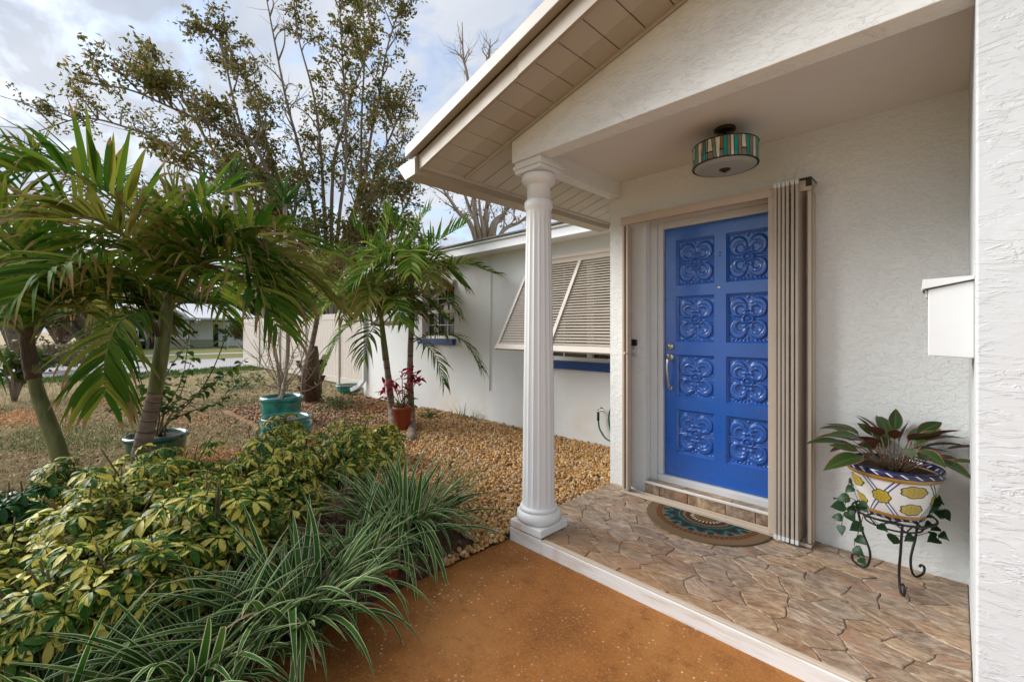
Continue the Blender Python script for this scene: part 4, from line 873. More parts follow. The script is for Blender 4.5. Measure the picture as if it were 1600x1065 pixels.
for i in range(nP):
    kind = seq[i % len(seq)]; b0, b1 = edges[i] + sl[i], edges[i + 1] + sl[i + 1]; t0, t1 = edges[i] - sl[i], edges[i + 1] - sl[i + 1]
    segs = [(0.0, 1.0, kind)] if rl.random() > 0.3 else [(0.0, 0.36, 'sky' if kind == 'teal' else 'taupe'), (0.36, 1.0, kind)]
    for (s0, s1, kk) in segs:
        q = MB(); vs = []; gap = 0.009; nsub = 3
        for (s, off) in ((s0 + 0.03, 0), (s1 - 0.03, 0)):
            for k in range(nsub + 1):
                u = k / nsub; A0 = lerp(b0, t0, s) + gap; A1 = lerp(b1, t1, s) - gap; ang = lerp(A0, A1, u); vs.append((Lx + (rr + 0.0015) * math.cos(ang), Ly + (rr + 0.0015) * math.sin(ang), lerp(zb, zt, s)))
        q.add(vs, [(k, k + 1, nsub + 2 + k, nsub + 1 + k) for k in range(nsub)]); q.build('glass_pane', GM[kk], sh, origin=vs[0])
t_ = NT('frosted_diffuser', 0.35, 0.4); t_.col((0.36, 0.36, 0.32)); M['frost'] = t_.m
m = MB(); m.lathe([(0.184, 0.004), (0.180, -0.006), (0.12, -0.014), (0.03, -0.018), (0.001, -0.018)], (Lx, Ly, zb), 48); m.build('diffuser', M['frost'], lamp, smooth=True)
m = MB(); m.lathe([(0.034, -0.0165), (0.032, -0.024), (0.018, -0.028), (0.014, -0.034), (0.006, -0.038), (0.001, -0.039)], (Lx, Ly, zb), 24); m.build('finial', M['bronze'], lamp, smooth=True)

# ---- half-round door mat
def matmat():
    t = NT('patterned_woven_mat', 0.95, 0.1); o = t.obj(); s = t.xyz(o); x = t.math('DIVIDE', s['X'], 0.42); y = t.math('DIVIDE', s['Y'], 0.41)
    r = t.math('SQRT', t.math('ADD', t.math('MULTIPLY', x, x), t.math('MULTIPLY', y, y))); a = t.math('ARCTAN2', y, x)
    wob = t.math('MULTIPLY_ADD', t.noise(o, 24, 3), 0.05, -0.025); r = t.math('ADD', r, wob)
    def wave(k, ph=0.0): return t.math('MULTIPLY_ADD', t.math('COSINE', t.math('MULTIPLY_ADD', a, k, ph)), 0.5, 0.5)
    tan = (0.17, 0.112, 0.062); rust = (0.125, 0.034, 0.012); dark = (0.022, 0.016, 0.018); teal = (0.008, 0.042, 0.040); aqua = (0.06, 0.115, 0.105); cream = (0.50, 0.46, 0.36); gold = (0.15, 0.088, 0.028)
    def band(c, col, lo, hi, f=None):
        k = t.math('MULTIPLY', t.step(r, lo - 0.008, lo + 0.008), t.math('SUBTRACT', 1.0, t.step(r, hi - 0.008, hi + 0.008)))
        if f is not None: k = t.math('MULTIPLY', k, f)
        return t.mix(k, c, col)
    c = t.mix(0.0, gold, gold); c = band(c, (0.13, 0.075, 0.03), -1, 0.10); c = band(c, gold, 0.10, 0.20)
    c = band(c, dark, 0.20, 0.34); c = band(c, cream, 0.205, 0.262, t.step(wave(26), 0.35, 0.6)); c = band(c, rust, 0.27, 0.36, t.step(wave(30), 0.4, 0.6))
    c = band(c, tan, 0.345, 0.40, t.step(wave(30, 1.5), 0.3, 0.5)); c = band(c, teal, 0.39, 0.44); c = band(c, tan, 0.44, 0.73)
    pet = t.math('ADD', r, t.math('MULTIPLY', wave(14), -0.13))
    k = t.math('MULTIPLY', t.step(r, 0.44, 0.46), t.math('SUBTRACT', 1.0, t.step(pet, 0.585, 0.60))); c = t.mix(k, c, aqua)
    k = t.math('MULTIPLY', t.step(r, 0.45, 0.47), t.math('SUBTRACT', 1.0, t.step(pet, 0.535, 0.55))); c = t.mix(k, c, teal)
    k = t.math('MULTIPLY', t.step(r, 0.50, 0.52), t.math('SUBTRACT', 1.0, t.step(pet, 0.475, 0.49))); c = t.mix(k, c, dark)
    c = band(c, teal, 0.60, 0.72, t.step(wave(14, 3.14), 0.72, 0.82)); c = band(c, rust, 0.735, 0.83); c = band(c, gold, 0.755, 0.815, t.step(wave(64), 0.5, 0.7)); c = band(c, tan, 0.83, 2.0)
    c = t.mix(t.math('MULTIPLY', t.noise(o, 160, 3, 0.7), 0.4), c, t.mix(0.6, c, (0.05, 0.04, 0.03))); t.col(c); t.bump(t.noise(o, 260, 2, 0.7), 0.8, 0.004); return t.m
mc = Vector((-1.272, 3.246, 0.0895)); m = MB(); N = 40
rim = [(mc.x + 0.42 * math.cos(a), mc.y + 0.41 * math.sin(a)) for a in np.linspace(math.pi, 2 * math.pi, N)]
m.add([(x, y, 0.0895) for x, y in rim] + [(x, y, 0.097) for x, y in rim] + [(mc.x + (x - mc.x) * 0.985, mc.y - 0.003 + (y - mc.y) * 0.985, 0.0995) for x, y in rim],
      [(i, (i + 1) % N, N + (i + 1) % N, N + i) for i in range(N)] + [(N + i, N + (i + 1) % N, 2 * N + (i + 1) % N, 2 * N + i) for i in range(N)] + [tuple(range(2 * N, 3 * N))])
tag(m.build('doormat', matmat(), None, origin=mc), 'half-round brown doormat with a teal and rust flower pattern on the stone porch', 'doormat')

# ---- wrought iron plant stand
Sx, Sy, P0 = -0.245, 3.165, 0.0895
stand = thing('plant_stand', 'black wrought iron plant stand with curled feet under the painted pot', 'plant stand', (Sx, Sy, P0))
rz = 0.455; rR = 0.175
m = MB(); m.tube([(Sx + rR * math.cos(a), Sy + rR * math.sin(a), rz) for a in np.linspace(0, 2 * math.pi, 41)], 0.0055, 6, False)
m.tube([(Sx + 0.12 * math.cos(a), Sy + 0.12 * math.sin(a), rz - 0.055) for a in np.linspace(0, 2 * math.pi, 33)], 0.0045, 6, False)
for k in range(6): a = k * math.pi / 3; m.tube([(Sx + rR * math.cos(a), Sy + rR * math.sin(a), rz), (Sx + 0.12 * math.cos(a), Sy + 0.12 * math.sin(a), rz - 0.055), (Sx, Sy, rz - 0.05)], 0.0038, 5)
m.build('ring', M['iron'], stand, smooth=True)
for (u, v) in ((1409, 930), (1345, 886), (1434, 902)):
    ft = atZ(u, v, P0); d = Vector((ft.x - Sx, ft.y - Sy, 0)); d.normalize(); r0 = math.hypot(ft.x - Sx, ft.y - Sy); C = Vector((Sx, Sy, 0)); k = r0 - 0.02
    pts = [C + d * (rR - 0.004) + Vector((0, 0, rz)), C + d * (rR * 0.86) + Vector((0, 0, rz - 0.10)), C + d * (rR * 0.80) + Vector((0, 0, 0.30)), C + d * (k * 0.82) + Vector((0, 0, 0.20)), C + d * (k * 0.88) + Vector((0, 0, 0.125)),
           C + d * (k + 0.012) + Vector((0, 0, P0 + 0.0075)), C + d * (k + 0.055) + Vector((0, 0, P0 + 0.022)), C + d * (k + 0.062) + Vector((0, 0, P0 + 0.055)), C + d * (k + 0.040) + Vector((0, 0, P0 + 0.068)), C + d * (k + 0.03) + Vector((0, 0, P0 + 0.058))]
    m = MB(); m.tube(bez(pts, 5), 0.0062, 7); m.build('leg', M['iron'], stand, smooth=True)
# ---- painted pot
def potmat():
    t = NT('hand_painted_ceramic', 0.16, 0.5); uv = t.uv(); s = t.xyz(uv); o = t.xyz(t.obj()); z = o['Z']
    ang = t.math('ARCTAN2', o['Y'], o['X'])
    def wob(a, k): return t.math('ADD', a, t.math('MULTIPLY_ADD', t.noise(t.obj(), 16, 3), k, -k / 2))
    zz = wob(z, 0.008); navy = (0.012, 0.014, 0.075); ochre = (0.42, 0.205, 0.020); white = (0.72, 0.71, 0.68); blue = (0.02, 0.055, 0.22); yel = (0.46, 0.33, 0.035); blk = (0.012, 0.011, 0.015)
    c = t.mix(0.0, white, white)
    def band(c, col, lo, hi, f=None, v=None):
        v = zz if v is None else v; k = t.math('MULTIPLY', t.step(v, lo - 0.0015, lo + 0.0015), t.math('SUBTRACT', 1.0, t.step(v, hi - 0.0015, hi + 0.0015)))
        if f is not None: k = t.math('MULTIPLY', k, f)
        return t.mix(k, c, col)
    # fan flowers: pairs of scalloped yellow shapes, and blue strokes between
    n = 4.0; cell = t.math('SUBTRACT', t.math('FRACT', t.math('MULTIPLY_ADD', ang, n / (2 * math.pi), 0.13)), 0.5)
    def fan(c, u0, z0, a, b, ku, fl):
        du = t.math('DIVIDE', t.math('SUBTRACT', cell, u0), a); dz = t.math('DIVIDE', t.math('SUBTRACT', zz, z0), b); th = t.math('ARCTAN2', dz, du)
        rr_ = t.math('SQRT', t.math('ADD', t.math('MULTIPLY', du, du), t.math('MULTIPLY', dz, dz))); rr_ = t.math('ADD', rr_, t.math('MULTIPLY', t.math('ABSOLUTE', t.math('COSINE', t.math('MULTIPLY', th, 3.5))), -0.16))
        c = t.mix(t.math('SUBTRACT', 1.0, t.step(rr_, 0.98, 1.03)), c, blk); k = t.math('SUBTRACT', 1.0, t.step(rr_, 0.84, 0.89)); c = t.mix(k, c, yel)
        vein = t.math('MULTIPLY', t.math('SUBTRACT', 1.0, t.step(t.math('ABSOLUTE', t.math('SINE', t.math('MULTIPLY', th, 3.5))), 0.10, 0.2)), t.math('SUBTRACT', 1.0, t.step(rr_, 0.45, 0.6)))
        return t.mix(t.math('MULTIPLY', vein, k), c, blk)
    sw = t.math('ABSOLUTE', t.math('SUBTRACT', t.math('ABSOLUTE', cell), t.math('MULTIPLY_ADD', t.math('ABSOLUTE', t.math('SUBTRACT', zz, 0.125)), -2.6, 0.50)))
    c = t.mix(t.math('SUBTRACT', 1.0, t.step(sw, 0.045, 0.055)), c, blue); c = t.mix(t.math('SUBTRACT', 1.0, t.step(sw, 0.018, 0.024)), c, white)
    c = fan(c, 0.0, 0.172, 0.20, 0.030, 1, 1); c = fan(c, 0.0, 0.075, 0.19, 0.030, 1, -1); c = fan(c, 0.5, 0.125, 0.14, 0.034, 1, 1); c = fan(c, -0.5, 0.125, 0.14, 0.034, 1, 1)
    c = band(c, ochre, 0.018, 0.036); c = band(c, navy, -1, 0.018); c = band(c, ochre, 0.215, 0.238)
    c = band(c, navy, 0.238, 1.0); lf = t.math('COSINE', t.math('ADD', t.math('MULTIPLY', ang, 22), t.math('MULTIPLY', z, 160))); c = band(c, white, 0.245, 0.262, t.step(lf, 0.80, 0.9)); c = band(c, white, 0.005, 0.014, t.step(lf, 0.6, 0.8))
    t.col(c); t.b.inputs['Coat Weight'].default_value = 0.5; return t.m
pot = thing('painted_pot', 'white, blue and yellow hand-painted ceramic pot with big yellow flowers on the iron stand', 'pot', (Sx, Sy, rz + 0.004)); pz = rz + 0.004 - 0.004
m = MB(); m.lathe([(0.10, 0.0), (0.128, 0.002), (0.136, 0.02), (0.142, 0.04), (0.170, 0.13), (0.186, 0.205), (0.189, 0.2155), (0.200, 0.219), (0.208, 0.238), (0.209, 0.262), (0.205, 0.270), (0.196, 0.270), (0.190, 0.262), (0.184, 0.225)], (Sx, Sy, pz), 48)
m.build('pot_wall', potmat(), pot, smooth=True, origin=(Sx, Sy, pz))
m = MB(); m.lathe([(0.183, 0.232), (0.12, 0.238), (0.001, 0.24)], (Sx, Sy, pz), 24); m.build('soil', M['soil'], pot)

def leafmesh(name, mat, L, Wd, droop=0.2, fold=0.25, shape='oval', n=7, stalk=0.0):
    b = MB(); P = []; Wl = []; Nn = []
    for i in range(n):
        t = i / (n - 1); a = t * droop
        P.append(Vector((stalk + L * (t - 0.12 * droop * t * t), 0, -L * droop * t * t * 0.6)))
        if shape == 'oval': w = math.sin(math.pi * (t ** 0.8)) ** 0.85
        elif shape == 'obovate': w = math.sin(math.pi * min(1, t ** 1.45)) ** 0.7 if t < 1 else 0
        elif shape == 'heart': w = [0.55, 0.98, 1.0, 0.84, 0.58, 0.28, 0.0][i] if n == 7 else math.sin(math.pi * t)
        elif shape == 'strap': w = min(1, 0.55 + t * 1.6) * (1 - t ** 3.2)
        Wl.append(max(0.0008, Wd * w)); Nn.append(Vector((0.3 * droop * t, 0, 1)).normalized())
    if stalk: b.tube([(0, 0, 0), (stalk, 0, 0)], 0.0012, 4)
    b.ribbon(P, Wl, Nn, fold); return b.mesh(name, [mat], smooth=True)

# ---- red-edged plant in the pot
ag = thing('potted_plant', 'green and dark red aglaonema with pointed leaves growing in the painted pot', 'plant', (Sx, Sy, pz + 0.24))
lm = [leafmesh('leaf', M['aglo'], 0.145 + 0.02 * i, 0.036 + 0.002 * i, 0.12 + 0.16 * i, 0.3, 'oval', 9) for i in range(4)]
ra = random.Random(23); stem = MB()
for i in range(46):
    a = ra.uniform(0, 2 * math.pi) if i > 16 else i / 17 * 2 * math.pi; el = ra.uniform(0.35, 1.3) if i > 16 else ra.uniform(0.15, 0.6); ln = ra.uniform(0.09, 0.19)
    b0 = Vector((Sx + 0.05 * math.cos(a), Sy + 0.05 * math.sin(a), pz + 0.24)); d = Vector((math.cos(a) * math.cos(el), math.sin(a) * math.cos(el), math.sin(el))); tp = b0 + d * ln + Vector((0, 0, 0.04))
    if tp.y > WY - 0.06 and d.y > 0: d.y *= -0.3
    tp = b0 + d * ln + Vector((0, 0, 0.045)); stem.tube(bez([b0, b0 + d * ln * 0.5 + Vector((0, 0, 0.03)), tp], 3), [0.0034, 0.003, 0.003, 0.0026, 0.0024, 0.0022, 0.002], 5)
    ld = Vector((d.x, d.y, d.z * 0.3 - 0.05 + 0.25 * ra.random())); tipy = tp.y + ld.normalized().y * 0.2
    if tipy > WY - 0.02: ld.y -= (tipy - WY + 0.03) * 5
    inst('leaf', lm[i % 4], ag, frame(tp, ld, Vector((ra.gauss(0, 0.35), ra.gauss(0, 0.35), 1)), ra.uniform(0.75, 1.12)))
t_ = NT('pink_stem', 0.5); t_.col((0.17, 0.11, 0.06)); stem.build('stem', t_.m, ag, smooth=True)
# ---- trailing vine round the stand
vine = thing('trailing_vine', 'dark green heart-leaved vine trailing round the iron plant stand', 'vine', (Sx, Sy, rz))
hm = [leafmesh('leaf', M['pothos'], 0.075, 0.032, 0.3 * (i + 1), 0.2, 'heart', 7) for i in range(3)]; st = MB(); rv = random.Random(4)
dv_ = depth((Sx, Sy, rz))
for path in ([(1352, 800), (1338, 775), (1328, 748), (1320, 790)], [(1350, 800), (1342, 830), (1335, 850), (1343, 872)], [(1350, 802), (1330, 795), (1318, 806), (1315, 820)], [(1355, 800), (1385, 830), (1420, 838), (1455, 830)], [(1440, 815), (1460, 800), (1470, 795), (1477, 806)], [(1440, 812), (1452, 790), (1462, 778), (1470, 785)], [(1350, 798), (1335, 780), (1318, 778), (1312, 790)], [(1445, 815), (1462, 820), (1470, 830), (1466, 842)]):
    P = bez([atD(u, v, dv_ - 0.04 + rv.uniform(-0.07, 0.05)) for u, v in path], 5); st.tube(P, 0.0018, 4)
    for i in range(3, len(P), 4):
        out = Vector((rv.gauss(0, 0.7) - 0.1, -0.6 + rv.gauss(0, 0.4), rv.uniform(-0.9, 0.1))); inst('leaf', hm[i % 3], vine, frame(P[i], out, Vector((rv.gauss(0, 0.3), -0.9, 0.6)), rv.uniform(0.6, 0.95)))
st.build('stem', M['stem'], vine, smooth=True)

# ---- tap and garden hose on the bedroom wall
tp = atY(940, 639, LY); tap = thing('garden_tap', 'grey metal garden tap on the white wall behind the porch', 'tap', tp)
m = MB(); q = MB(); q.lathe([(0.026, 0), (0.026, 0.006), (0.012, 0.010), (0.012, 0.055), (0.016, 0.06), (0.016, 0.075), (0.001, 0.076)], (0, 0, 0), 16); m.add([(tp.x + a[0], LY - a[2], tp.z + a[1]) for a in q.v], q.f); m.tube([(tp.x, LY - 0.065, tp.z), (tp.x + 0.005, LY - 0.08, tp.z - 0.03)], 0.013, 10); m.build('body', M['nickel'], tap, smooth=True)
m = MB(); m.bar((tp.x + 0.01, LY - 0.06, tp.z + 0.002), (tp.x + 0.07, LY - 0.06, tp.z + 0.002), 0.016, 0.012); m.build('lever', M['nickel'], tap, bevel=0.003)
hs = thing('garden_hose', 'green garden hose hanging from the tap on the white wall', 'hose', (tp.x, LY - 0.08, 0.1))
a = Vector((tp.x + 0.005, LY - 0.08, tp.z - 0.025)); m = MB(); m.tube([a, a + Vector((0.002, 0, -0.10))], 0.016, 10); m.build('connector', M['black'], hs, smooth=True)
m = MB(); b = a + Vector((0.002, 0, -0.10)); m.tube(bez([b, b + Vector((0.03, -0.01, -0.10)), b + Vector((0.14, -0.02, -0.20)), b + Vector((0.30, -0.02, -0.18)), b + Vector((0.36, -0.02, 0.02)), b + Vector((0.26, -0.02, 0.2)), b + Vector((0.17, -0.01, 0.14)), b + Vector((0.15, 0, 0.0)), b + Vector((0.2, 0, -0.2))], 8), 0.010, 8); m.build('hose_line', M['hose'], hs, smooth=True)

# ================================================================ PLANTS
rp = random.Random(21)
def rdir(rs_, zlo=-1., zhi=1.): z = rs_.uniform(zlo, zhi); a = rs_.uniform(0, 2 * math.pi); q = math.sqrt(max(0, 1 - z * z)); return Vector((q * math.cos(a), q * math.sin(a), z))
# ---- variegated umbrella shrubs: each leaf is a wheel of leaflets on one stalk
def wheel(mat, seed, L=0.085, nl=8):
    rs_ = random.Random(seed); b = MB(); b.tube([(0, 0, -0.07), (0, 0, 0)], 0.0016, 4)
    n = nl + rs_.choice((-1, 0, 0, 1))
    for i in range(n):
        a = i / n * 2 * math.pi + rs_.uniform(-0.15, 0.15); l = L * rs_.uniform(0.75, 1.1); el = rs_.uniform(-0.35, 0.35); P = []; Wl = []; Nn = []
        d = Vector((math.cos(a), math.sin(a), 0)); s0 = 0.014
        for k in range(6):
            t = k / 5; P.append(d * (s0 + l * t * (1 - 0.10 * t)) + Vector((0, 0, l * (el * t - 0.42 * t * t + 0.05 * t)))); Wl.append(max(0.001, 0.205 * l * math.sin(math.pi * (0.04 + 0.96 * t ** 1.35)) ** 0.75 if t < 1 else 0.001)); Nn.append(Vector((0, 0, 1)) + d * (0.5 * t))
        b.ribbon(P, Wl, Nn, 0.22, rs_.random())
    return b.mesh('leaf', [mat], smooth=True)
WV = [wheel(M['sch'], 100 + i) for i in range(8)]; WG = [wheel(M['sch_green'], 200 + i, 0.10, 9) for i in range(4)]
def umbrella_shrub(u, v, dd, h, r, n, label, name='umbrella_shrub', meshes=WV, seed=0, sc=1.0, flat=0.85, group='umbrella shrubs in the bed by the walkway'):
    rs_ = random.Random(seed); c = atD(u, v, dd); bx, by = c.x, c.y; z0 = 0.02
    t = thing(name, label, 'shrub', (bx, by, z0), group); sm = MB()
    for i in range(11):
        a = i * 2.4; e = Vector((bx + math.cos(a) * r * 0.75 * rs_.random(), by + math.sin(a) * r * 0.75 * rs_.random(), z0 + h * rs_.uniform(0.75, 1.0))); s = Vector((bx + rs_.gauss(0, 0.05), by + rs_.gauss(0, 0.05), 0.0)); sm.tube(bez([s, s.lerp(e, 0.5) + Vector((rs_.gauss(0, 0.03), rs_.gauss(0, 0.03), 0.03)), e], 3), [0.008, 0.0075, 0.007, 0.006, 0.0055, 0.005, 0.004], 5)
    sm.build('stem', M['stem'], t, smooth=True)
    n = int(n * 1.25); sc *= 0.82
    for i in range(n):
        d = rdir(rs_, -0.25, 1.0); q = rs_.uniform(0.2, 1.12) ** 0.45 * rs_.uniform(0.85, 1.12); p = Vector((bx + d.x * r * q, by + d.y * r * q, z0 + h * (0.42 + 0.58 * d.z * q * flat) + rs_.gauss(0, 0.03)))
        if p.x > -2.36 and p.y < 2.2: continue
        if p.z < 0.07: p.z = 0.07 + 0.08 * rs_.random()
        up = (d * 0.75 + Vector((0, 0, 0.75)) + Vector((rs_.gauss(0, 0.22), rs_.gauss(0, 0.22), 0))).normalized(); x = up.orthogonal().normalized(); x = Matrix.Rotation(rs_.uniform(0, 6.28), 3, up) @ x
        inst('leaf', meshes[rs_.randrange(len(meshes))], t, frame(p, x, up, sc * rs_.uniform(0.65, 1.3)))
    return t
umbrella_shrub(560, 705, 3.85, 0.70, 0.40, 160, 'variegated umbrella shrub nearest the gravel, right behind the striped grassy clump', seed=1)
umbrella_shrub(600, 668, 4.75, 0.41, 0.23, 60, 'small variegated umbrella shrub at the foot of the slim palm pair', seed=2)
umbrella_shrub(440, 760, 3.35, 0.70, 0.42, 156, 'variegated umbrella shrub in front of the turquoise pots', seed=3)
umbrella_shrub(440, 690, 4.5, 0.62, 0.24, 70, 'small yellow-leaved umbrella shrub touching the turquoise pots', seed=12)
umbrella_shrub(265, 790, 2.85, 0.76, 0.47, 180, 'tall variegated umbrella shrub at the foot of the ringed palm trunk', seed=4)
umbrella_shrub(400, 800, 2.95, 0.66, 0.38, 150, 'variegated umbrella shrub in the thick of the bed, between the pots and the striped grass', seed=13)
umbrella_shrub(330, 860, 2.35, 0.68, 0.35, 144, 'variegated umbrella shrub with the largest yellow leaves in the middle of the bed', seed=5, sc=1.15)
umbrella_shrub(165, 860, 2.4, 0.66, 0.40, 156, 'variegated umbrella shrub between the bed edge and the green umbrella shrub', seed=6)
umbrella_shrub(75, 960, 1.75, 0.56, 0.32, 110, 'low darker umbrella shrub at the near edge of the planting bed', seed=7)
umbrella_shrub(215, 970, 1.9, 0.54, 0.28, 108, 'low umbrella shrub behind the nearest striped grassy clump', seed=8)
umbrella_shrub(105, 745, 3.3, 0.51, 0.23, 54, 'sparse variegated umbrella shrub at the foot of the leaning green palm', seed=9)
umbrella_shrub(15, 800, 2.75, 0.49, 0.23, 43, 'plain green umbrella shrub with long leaflets by the leaning palm', 'umbrella_shrub', WG, 10, 1.1)
umbrella_shrub(-30, 890, 2.1, 0.51, 0.32, 96, 'umbrella shrub half hidden at the dark end of the planting bed', seed=11)

# ---- striped strap-leaved clumps along the walkway
def blade_mesh(mat, L, w, arch, twist, seed, n=12):
    rs_ = random.Random(seed); b = MB(); P = []; Wl = []; Nn = []; x = z = 0.0; ang = R(80)
    for i in range(n):
        t = i / (n - 1); P.append(Vector((x, math.sin(t * 2.2) * 0.03 * twist * L * 3, z))); Wl.append(max(0.0008, w * min(1, 0.6 + 1.5 * t) * (1 - t ** 2.6) ** 0.9)); Nn.append(Vector((-math.sin(ang), 0.25 * twist * t, math.cos(ang))) * 1.0)
        ang = R(80) - arch * (t ** 1.25); x += math.cos(ang) * L / (n - 1); z += math.sin(ang) * L / (n - 1)
    b.ribbon(P, Wl, Nn, 0.32, rs_.random()); return b.mesh('leaf', [mat], smooth=True)
BM = [blade_mesh(M['dian'], 0.60, 0.0175, a, tw, i) for i, (a, tw) in enumerate(((1.2, 0.3), (1.7, -0.5), (2.1, 0.6), (2.5, -0.3), (1.0, 1.0), (1.4, -0.9), (2.8, 0.4), (0.8, -1.0), (0.5, 0.5)))]
BD = [blade_mesh(M['dian_dry'], 0.55, 0.012, a, tw, i) for i, (a, tw) in enumerate(((1.6, 0.8), (2.6, -1.0)))]
def strap_clump(x, y, n, L, rad, label, seed):
    rs_ = random.Random(seed); t = thing('strap_leaf_clump', label, 'plant', (x, y, 0.01), 'striped grassy clumps along the walkway')
    for i in range(n):
        a = rs_.uniform(0, 2 * math.pi); q = rad * math.sqrt(rs_.random()); p = Vector((x + q * math.cos(a), y + q * math.sin(a), 0.015)); a2 = a + rs_.gauss(0, 0.55); dry = rs_.random() < 0.05
        lean = rs_.uniform(0.0, 0.55) * (0.4 + q / rad); X = Vector((math.cos(a2), math.sin(a2), 0)); Mx = Matrix.Rotation(lean, 4, Vector((-X.y, X.x, 0))) @ frame(Vector(), X, Vector((0, 0, 1)), L * rs_.uniform(0.6, 1.2)); Mx.translation = p
        inst('leaf', (BD if dry else BM)[rs_.randrange(len(BD if dry else BM))], t, Mx)
    return t
strap_clump(-2.66, 1.58, 240, 1.02, 0.17, 'large white-striped grassy clump beside the gravel at the far end of the walkway', 31)
strap_clump(-2.42, 1.12, 140, 0.86, 0.15, 'white-striped grassy clump second from the gravel, leaning over the walkway', 32)
strap_clump(-2.20, 0.74, 190, 0.96, 0.14, 'white-striped grassy clump third from the gravel', 33)
strap_clump(-2.12, 0.36, 170, 0.86, 0.12, 'white-striped grassy clump nearest to the camera end of the bed', 34)
strap_clump(-2.26, -0.04, 150, 0.78, 0.13, 'white-striped grassy clump at the dark corner of the bed', 35)
# a clay pot lying half hidden under the blades
c = atZ(604, 915, 0.0); m = MB(); m.lathe([(0.045, 0), (0.062, 0.05), (0.068, 0.10), (0.074, 0.102), (0.074, 0.125), (0.066, 0.125), (0.058, 0.05)], (c.x, c.y, 0.002), 20)
tag(m.build('clay_pot', M['terracotta'], None, smooth=True, origin=(c.x, c.y, 0)), 'small clay pot half hidden under the striped grassy leaves', 'pot')

# ---- palms
def leaflet(b, base, d, up, L, w, droop, r, seg=7, kink=0.0):
    side = d.cross(up).normalized(); P = []; Wl = []; Nn = []; p = base.copy(); dd = d.copy()
    for i in range(seg):
        t = i / (seg - 1); P.append(p.copy()); Wl.append(max(0.0006, w * (0.42 + 0.58 * min(1, t * 4)) * (1 - t ** 2.2)))
        Nn.append((up + d * 0.2).normalized())
        g = droop * (0.25 + 1.3 * t) + kink * (4.5 if 0.5 < t < 0.8 else 0); dd = (dd + Vector((0, 0, -g / (seg - 1)))).normalized(); p = p + dd * (L / (seg - 1))
    k0 = len(b.uv); b.ribbon(P, Wl, Nn, 0.35, r)
    if kink:
        for i in range(k0, len(b.uv)): b.uv[i] = (b.uv[i][0], b.uv[i][1] * 1.30)
def frond(parent, pts, mat, nl, L, w, vang=0.55, droop=0.9, sep=False, rad=0.012, petiole=0.16, seed=0, upv=None, dead=0.0, split=1.0):
    """pts: stalk through world points; leaflets in two ranks"""
    rs_ = random.Random(seed); S = bez(pts, 10); n = len(S); cum = [0.0]
    for i in range(1, n): cum.append(cum[-1] + (S[i] - S[i - 1]).length)
    def atlen(q):
        q *= cum[-1]; i = 1
        while i < n - 1 and cum[i] < q: i += 1
        f = (q - cum[i - 1]) / max(1e-6, cum[i] - cum[i - 1]); return S[i - 1].lerp(S[i], f), (S[min(i + 1, n - 1)] - S[max(i - 2, 0)]).normalized()
    b = MB(); b.tube(S, [lerp(rad, rad * 0.18, (k / (n - 1)) ** 0.8) for k in range(n)], 6)
    if sep: fr = b.build('frond', M['rachis'], parent, smooth=True, origin=S[0])
    else: b.mi = [1] * len(b.f); b.m = 0
    ups = (upv or Vector((0, 0, 1)))
    w *= 0.88; nl = int(nl * 1.12); L *= 1.08; droop *= 1.25
    for k in range(nl):
        q = petiole + (1 - petiole) * (k + 0.5) / nl; p, tg = atlen(q); f = (q - petiole) / (1 - petiole); side = tg.cross(ups)
        if side.length < 0.1: side = tg.cross(Vector((0.3, 0.8, 0.2)))
        side.normalize(); nn = side.cross(tg).normalized(); fwd = lerp(0.45, 1.5, f ** 1.3)
        for sgn in (-1, 1):
            va = vang * rs_.uniform(0.7, 1.3); d = (side * sgn * math.cos(va) + nn * math.sin(va) + tg * fwd + Vector((rs_.gauss(0, .11), rs_.gauss(0, .11), rs_.gauss(0, .11)))).normalized()
            l = L * (0.55 + 0.62 * math.sin(math.pi * min(1, 0.12 + 0.80 * f))) * rs_.uniform(0.85, 1.1); up = (nn * math.cos(va) - side * sgn * math.sin(va)).normalized()
            q_ = MB() if sep else b
            leaflet(q_, p, d, up, l, w * rs_.uniform(0.8, 1.15), droop * rs_.uniform(0.6, 1.5), rs_.random(), 8, rs_.uniform(.3, .9) if rs_.random() < 0.33 else 0.0)
            if sep: q_.build('leaflet', mat, fr, smooth=True, origin=p)
    if not sep:
        b.mi += [0] * (len(b.f) - len(b.mi)); return b.build('frond', [mat, M['rachis']], parent, smooth=True, origin=S[0])
    return fr
def auto_fronds(parent, c, n, L, ll, w, mt, seed, elev=(0.1, 1.1), nl=20, skip=None):
    rs_ = random.Random(seed)
    for i in range(n):
        a = i * 2.39996 + rs_.uniform(-.3, .3)
        while skip and Vector((math.cos(a), math.sin(a), 0)).dot(-FW) > 0.35: a += 0.7
        a = a; el = lerp(elev[0], elev[1], (i + .5) / n); h = Vector((math.cos(a), math.sin(a), 0)); l = L * rs_.uniform(.85, 1.15)
        pts = [c + Vector((0, 0, -.05)), c + h * l * .3 * math.cos(el) + Vector((0, 0, l * .34 * math.sin(el) + .05)), c + h * l * .66 * math.cos(el * .8) + Vector((0, 0, l * (.5 * math.sin(el) - .02))), c + h * l * math.cos(el * .7) + Vector((0, 0, l * (.42 * math.sin(el) - .28)))]
        frond(parent, pts, M[mt if rs_.random() > .25 else 'palm_old'], nl, ll, w, .5, .8, False, .012, .14, seed + i)
def F(dd, *uvd): return [atD(u, v, dd + q) for (u, v, q) in uvd]

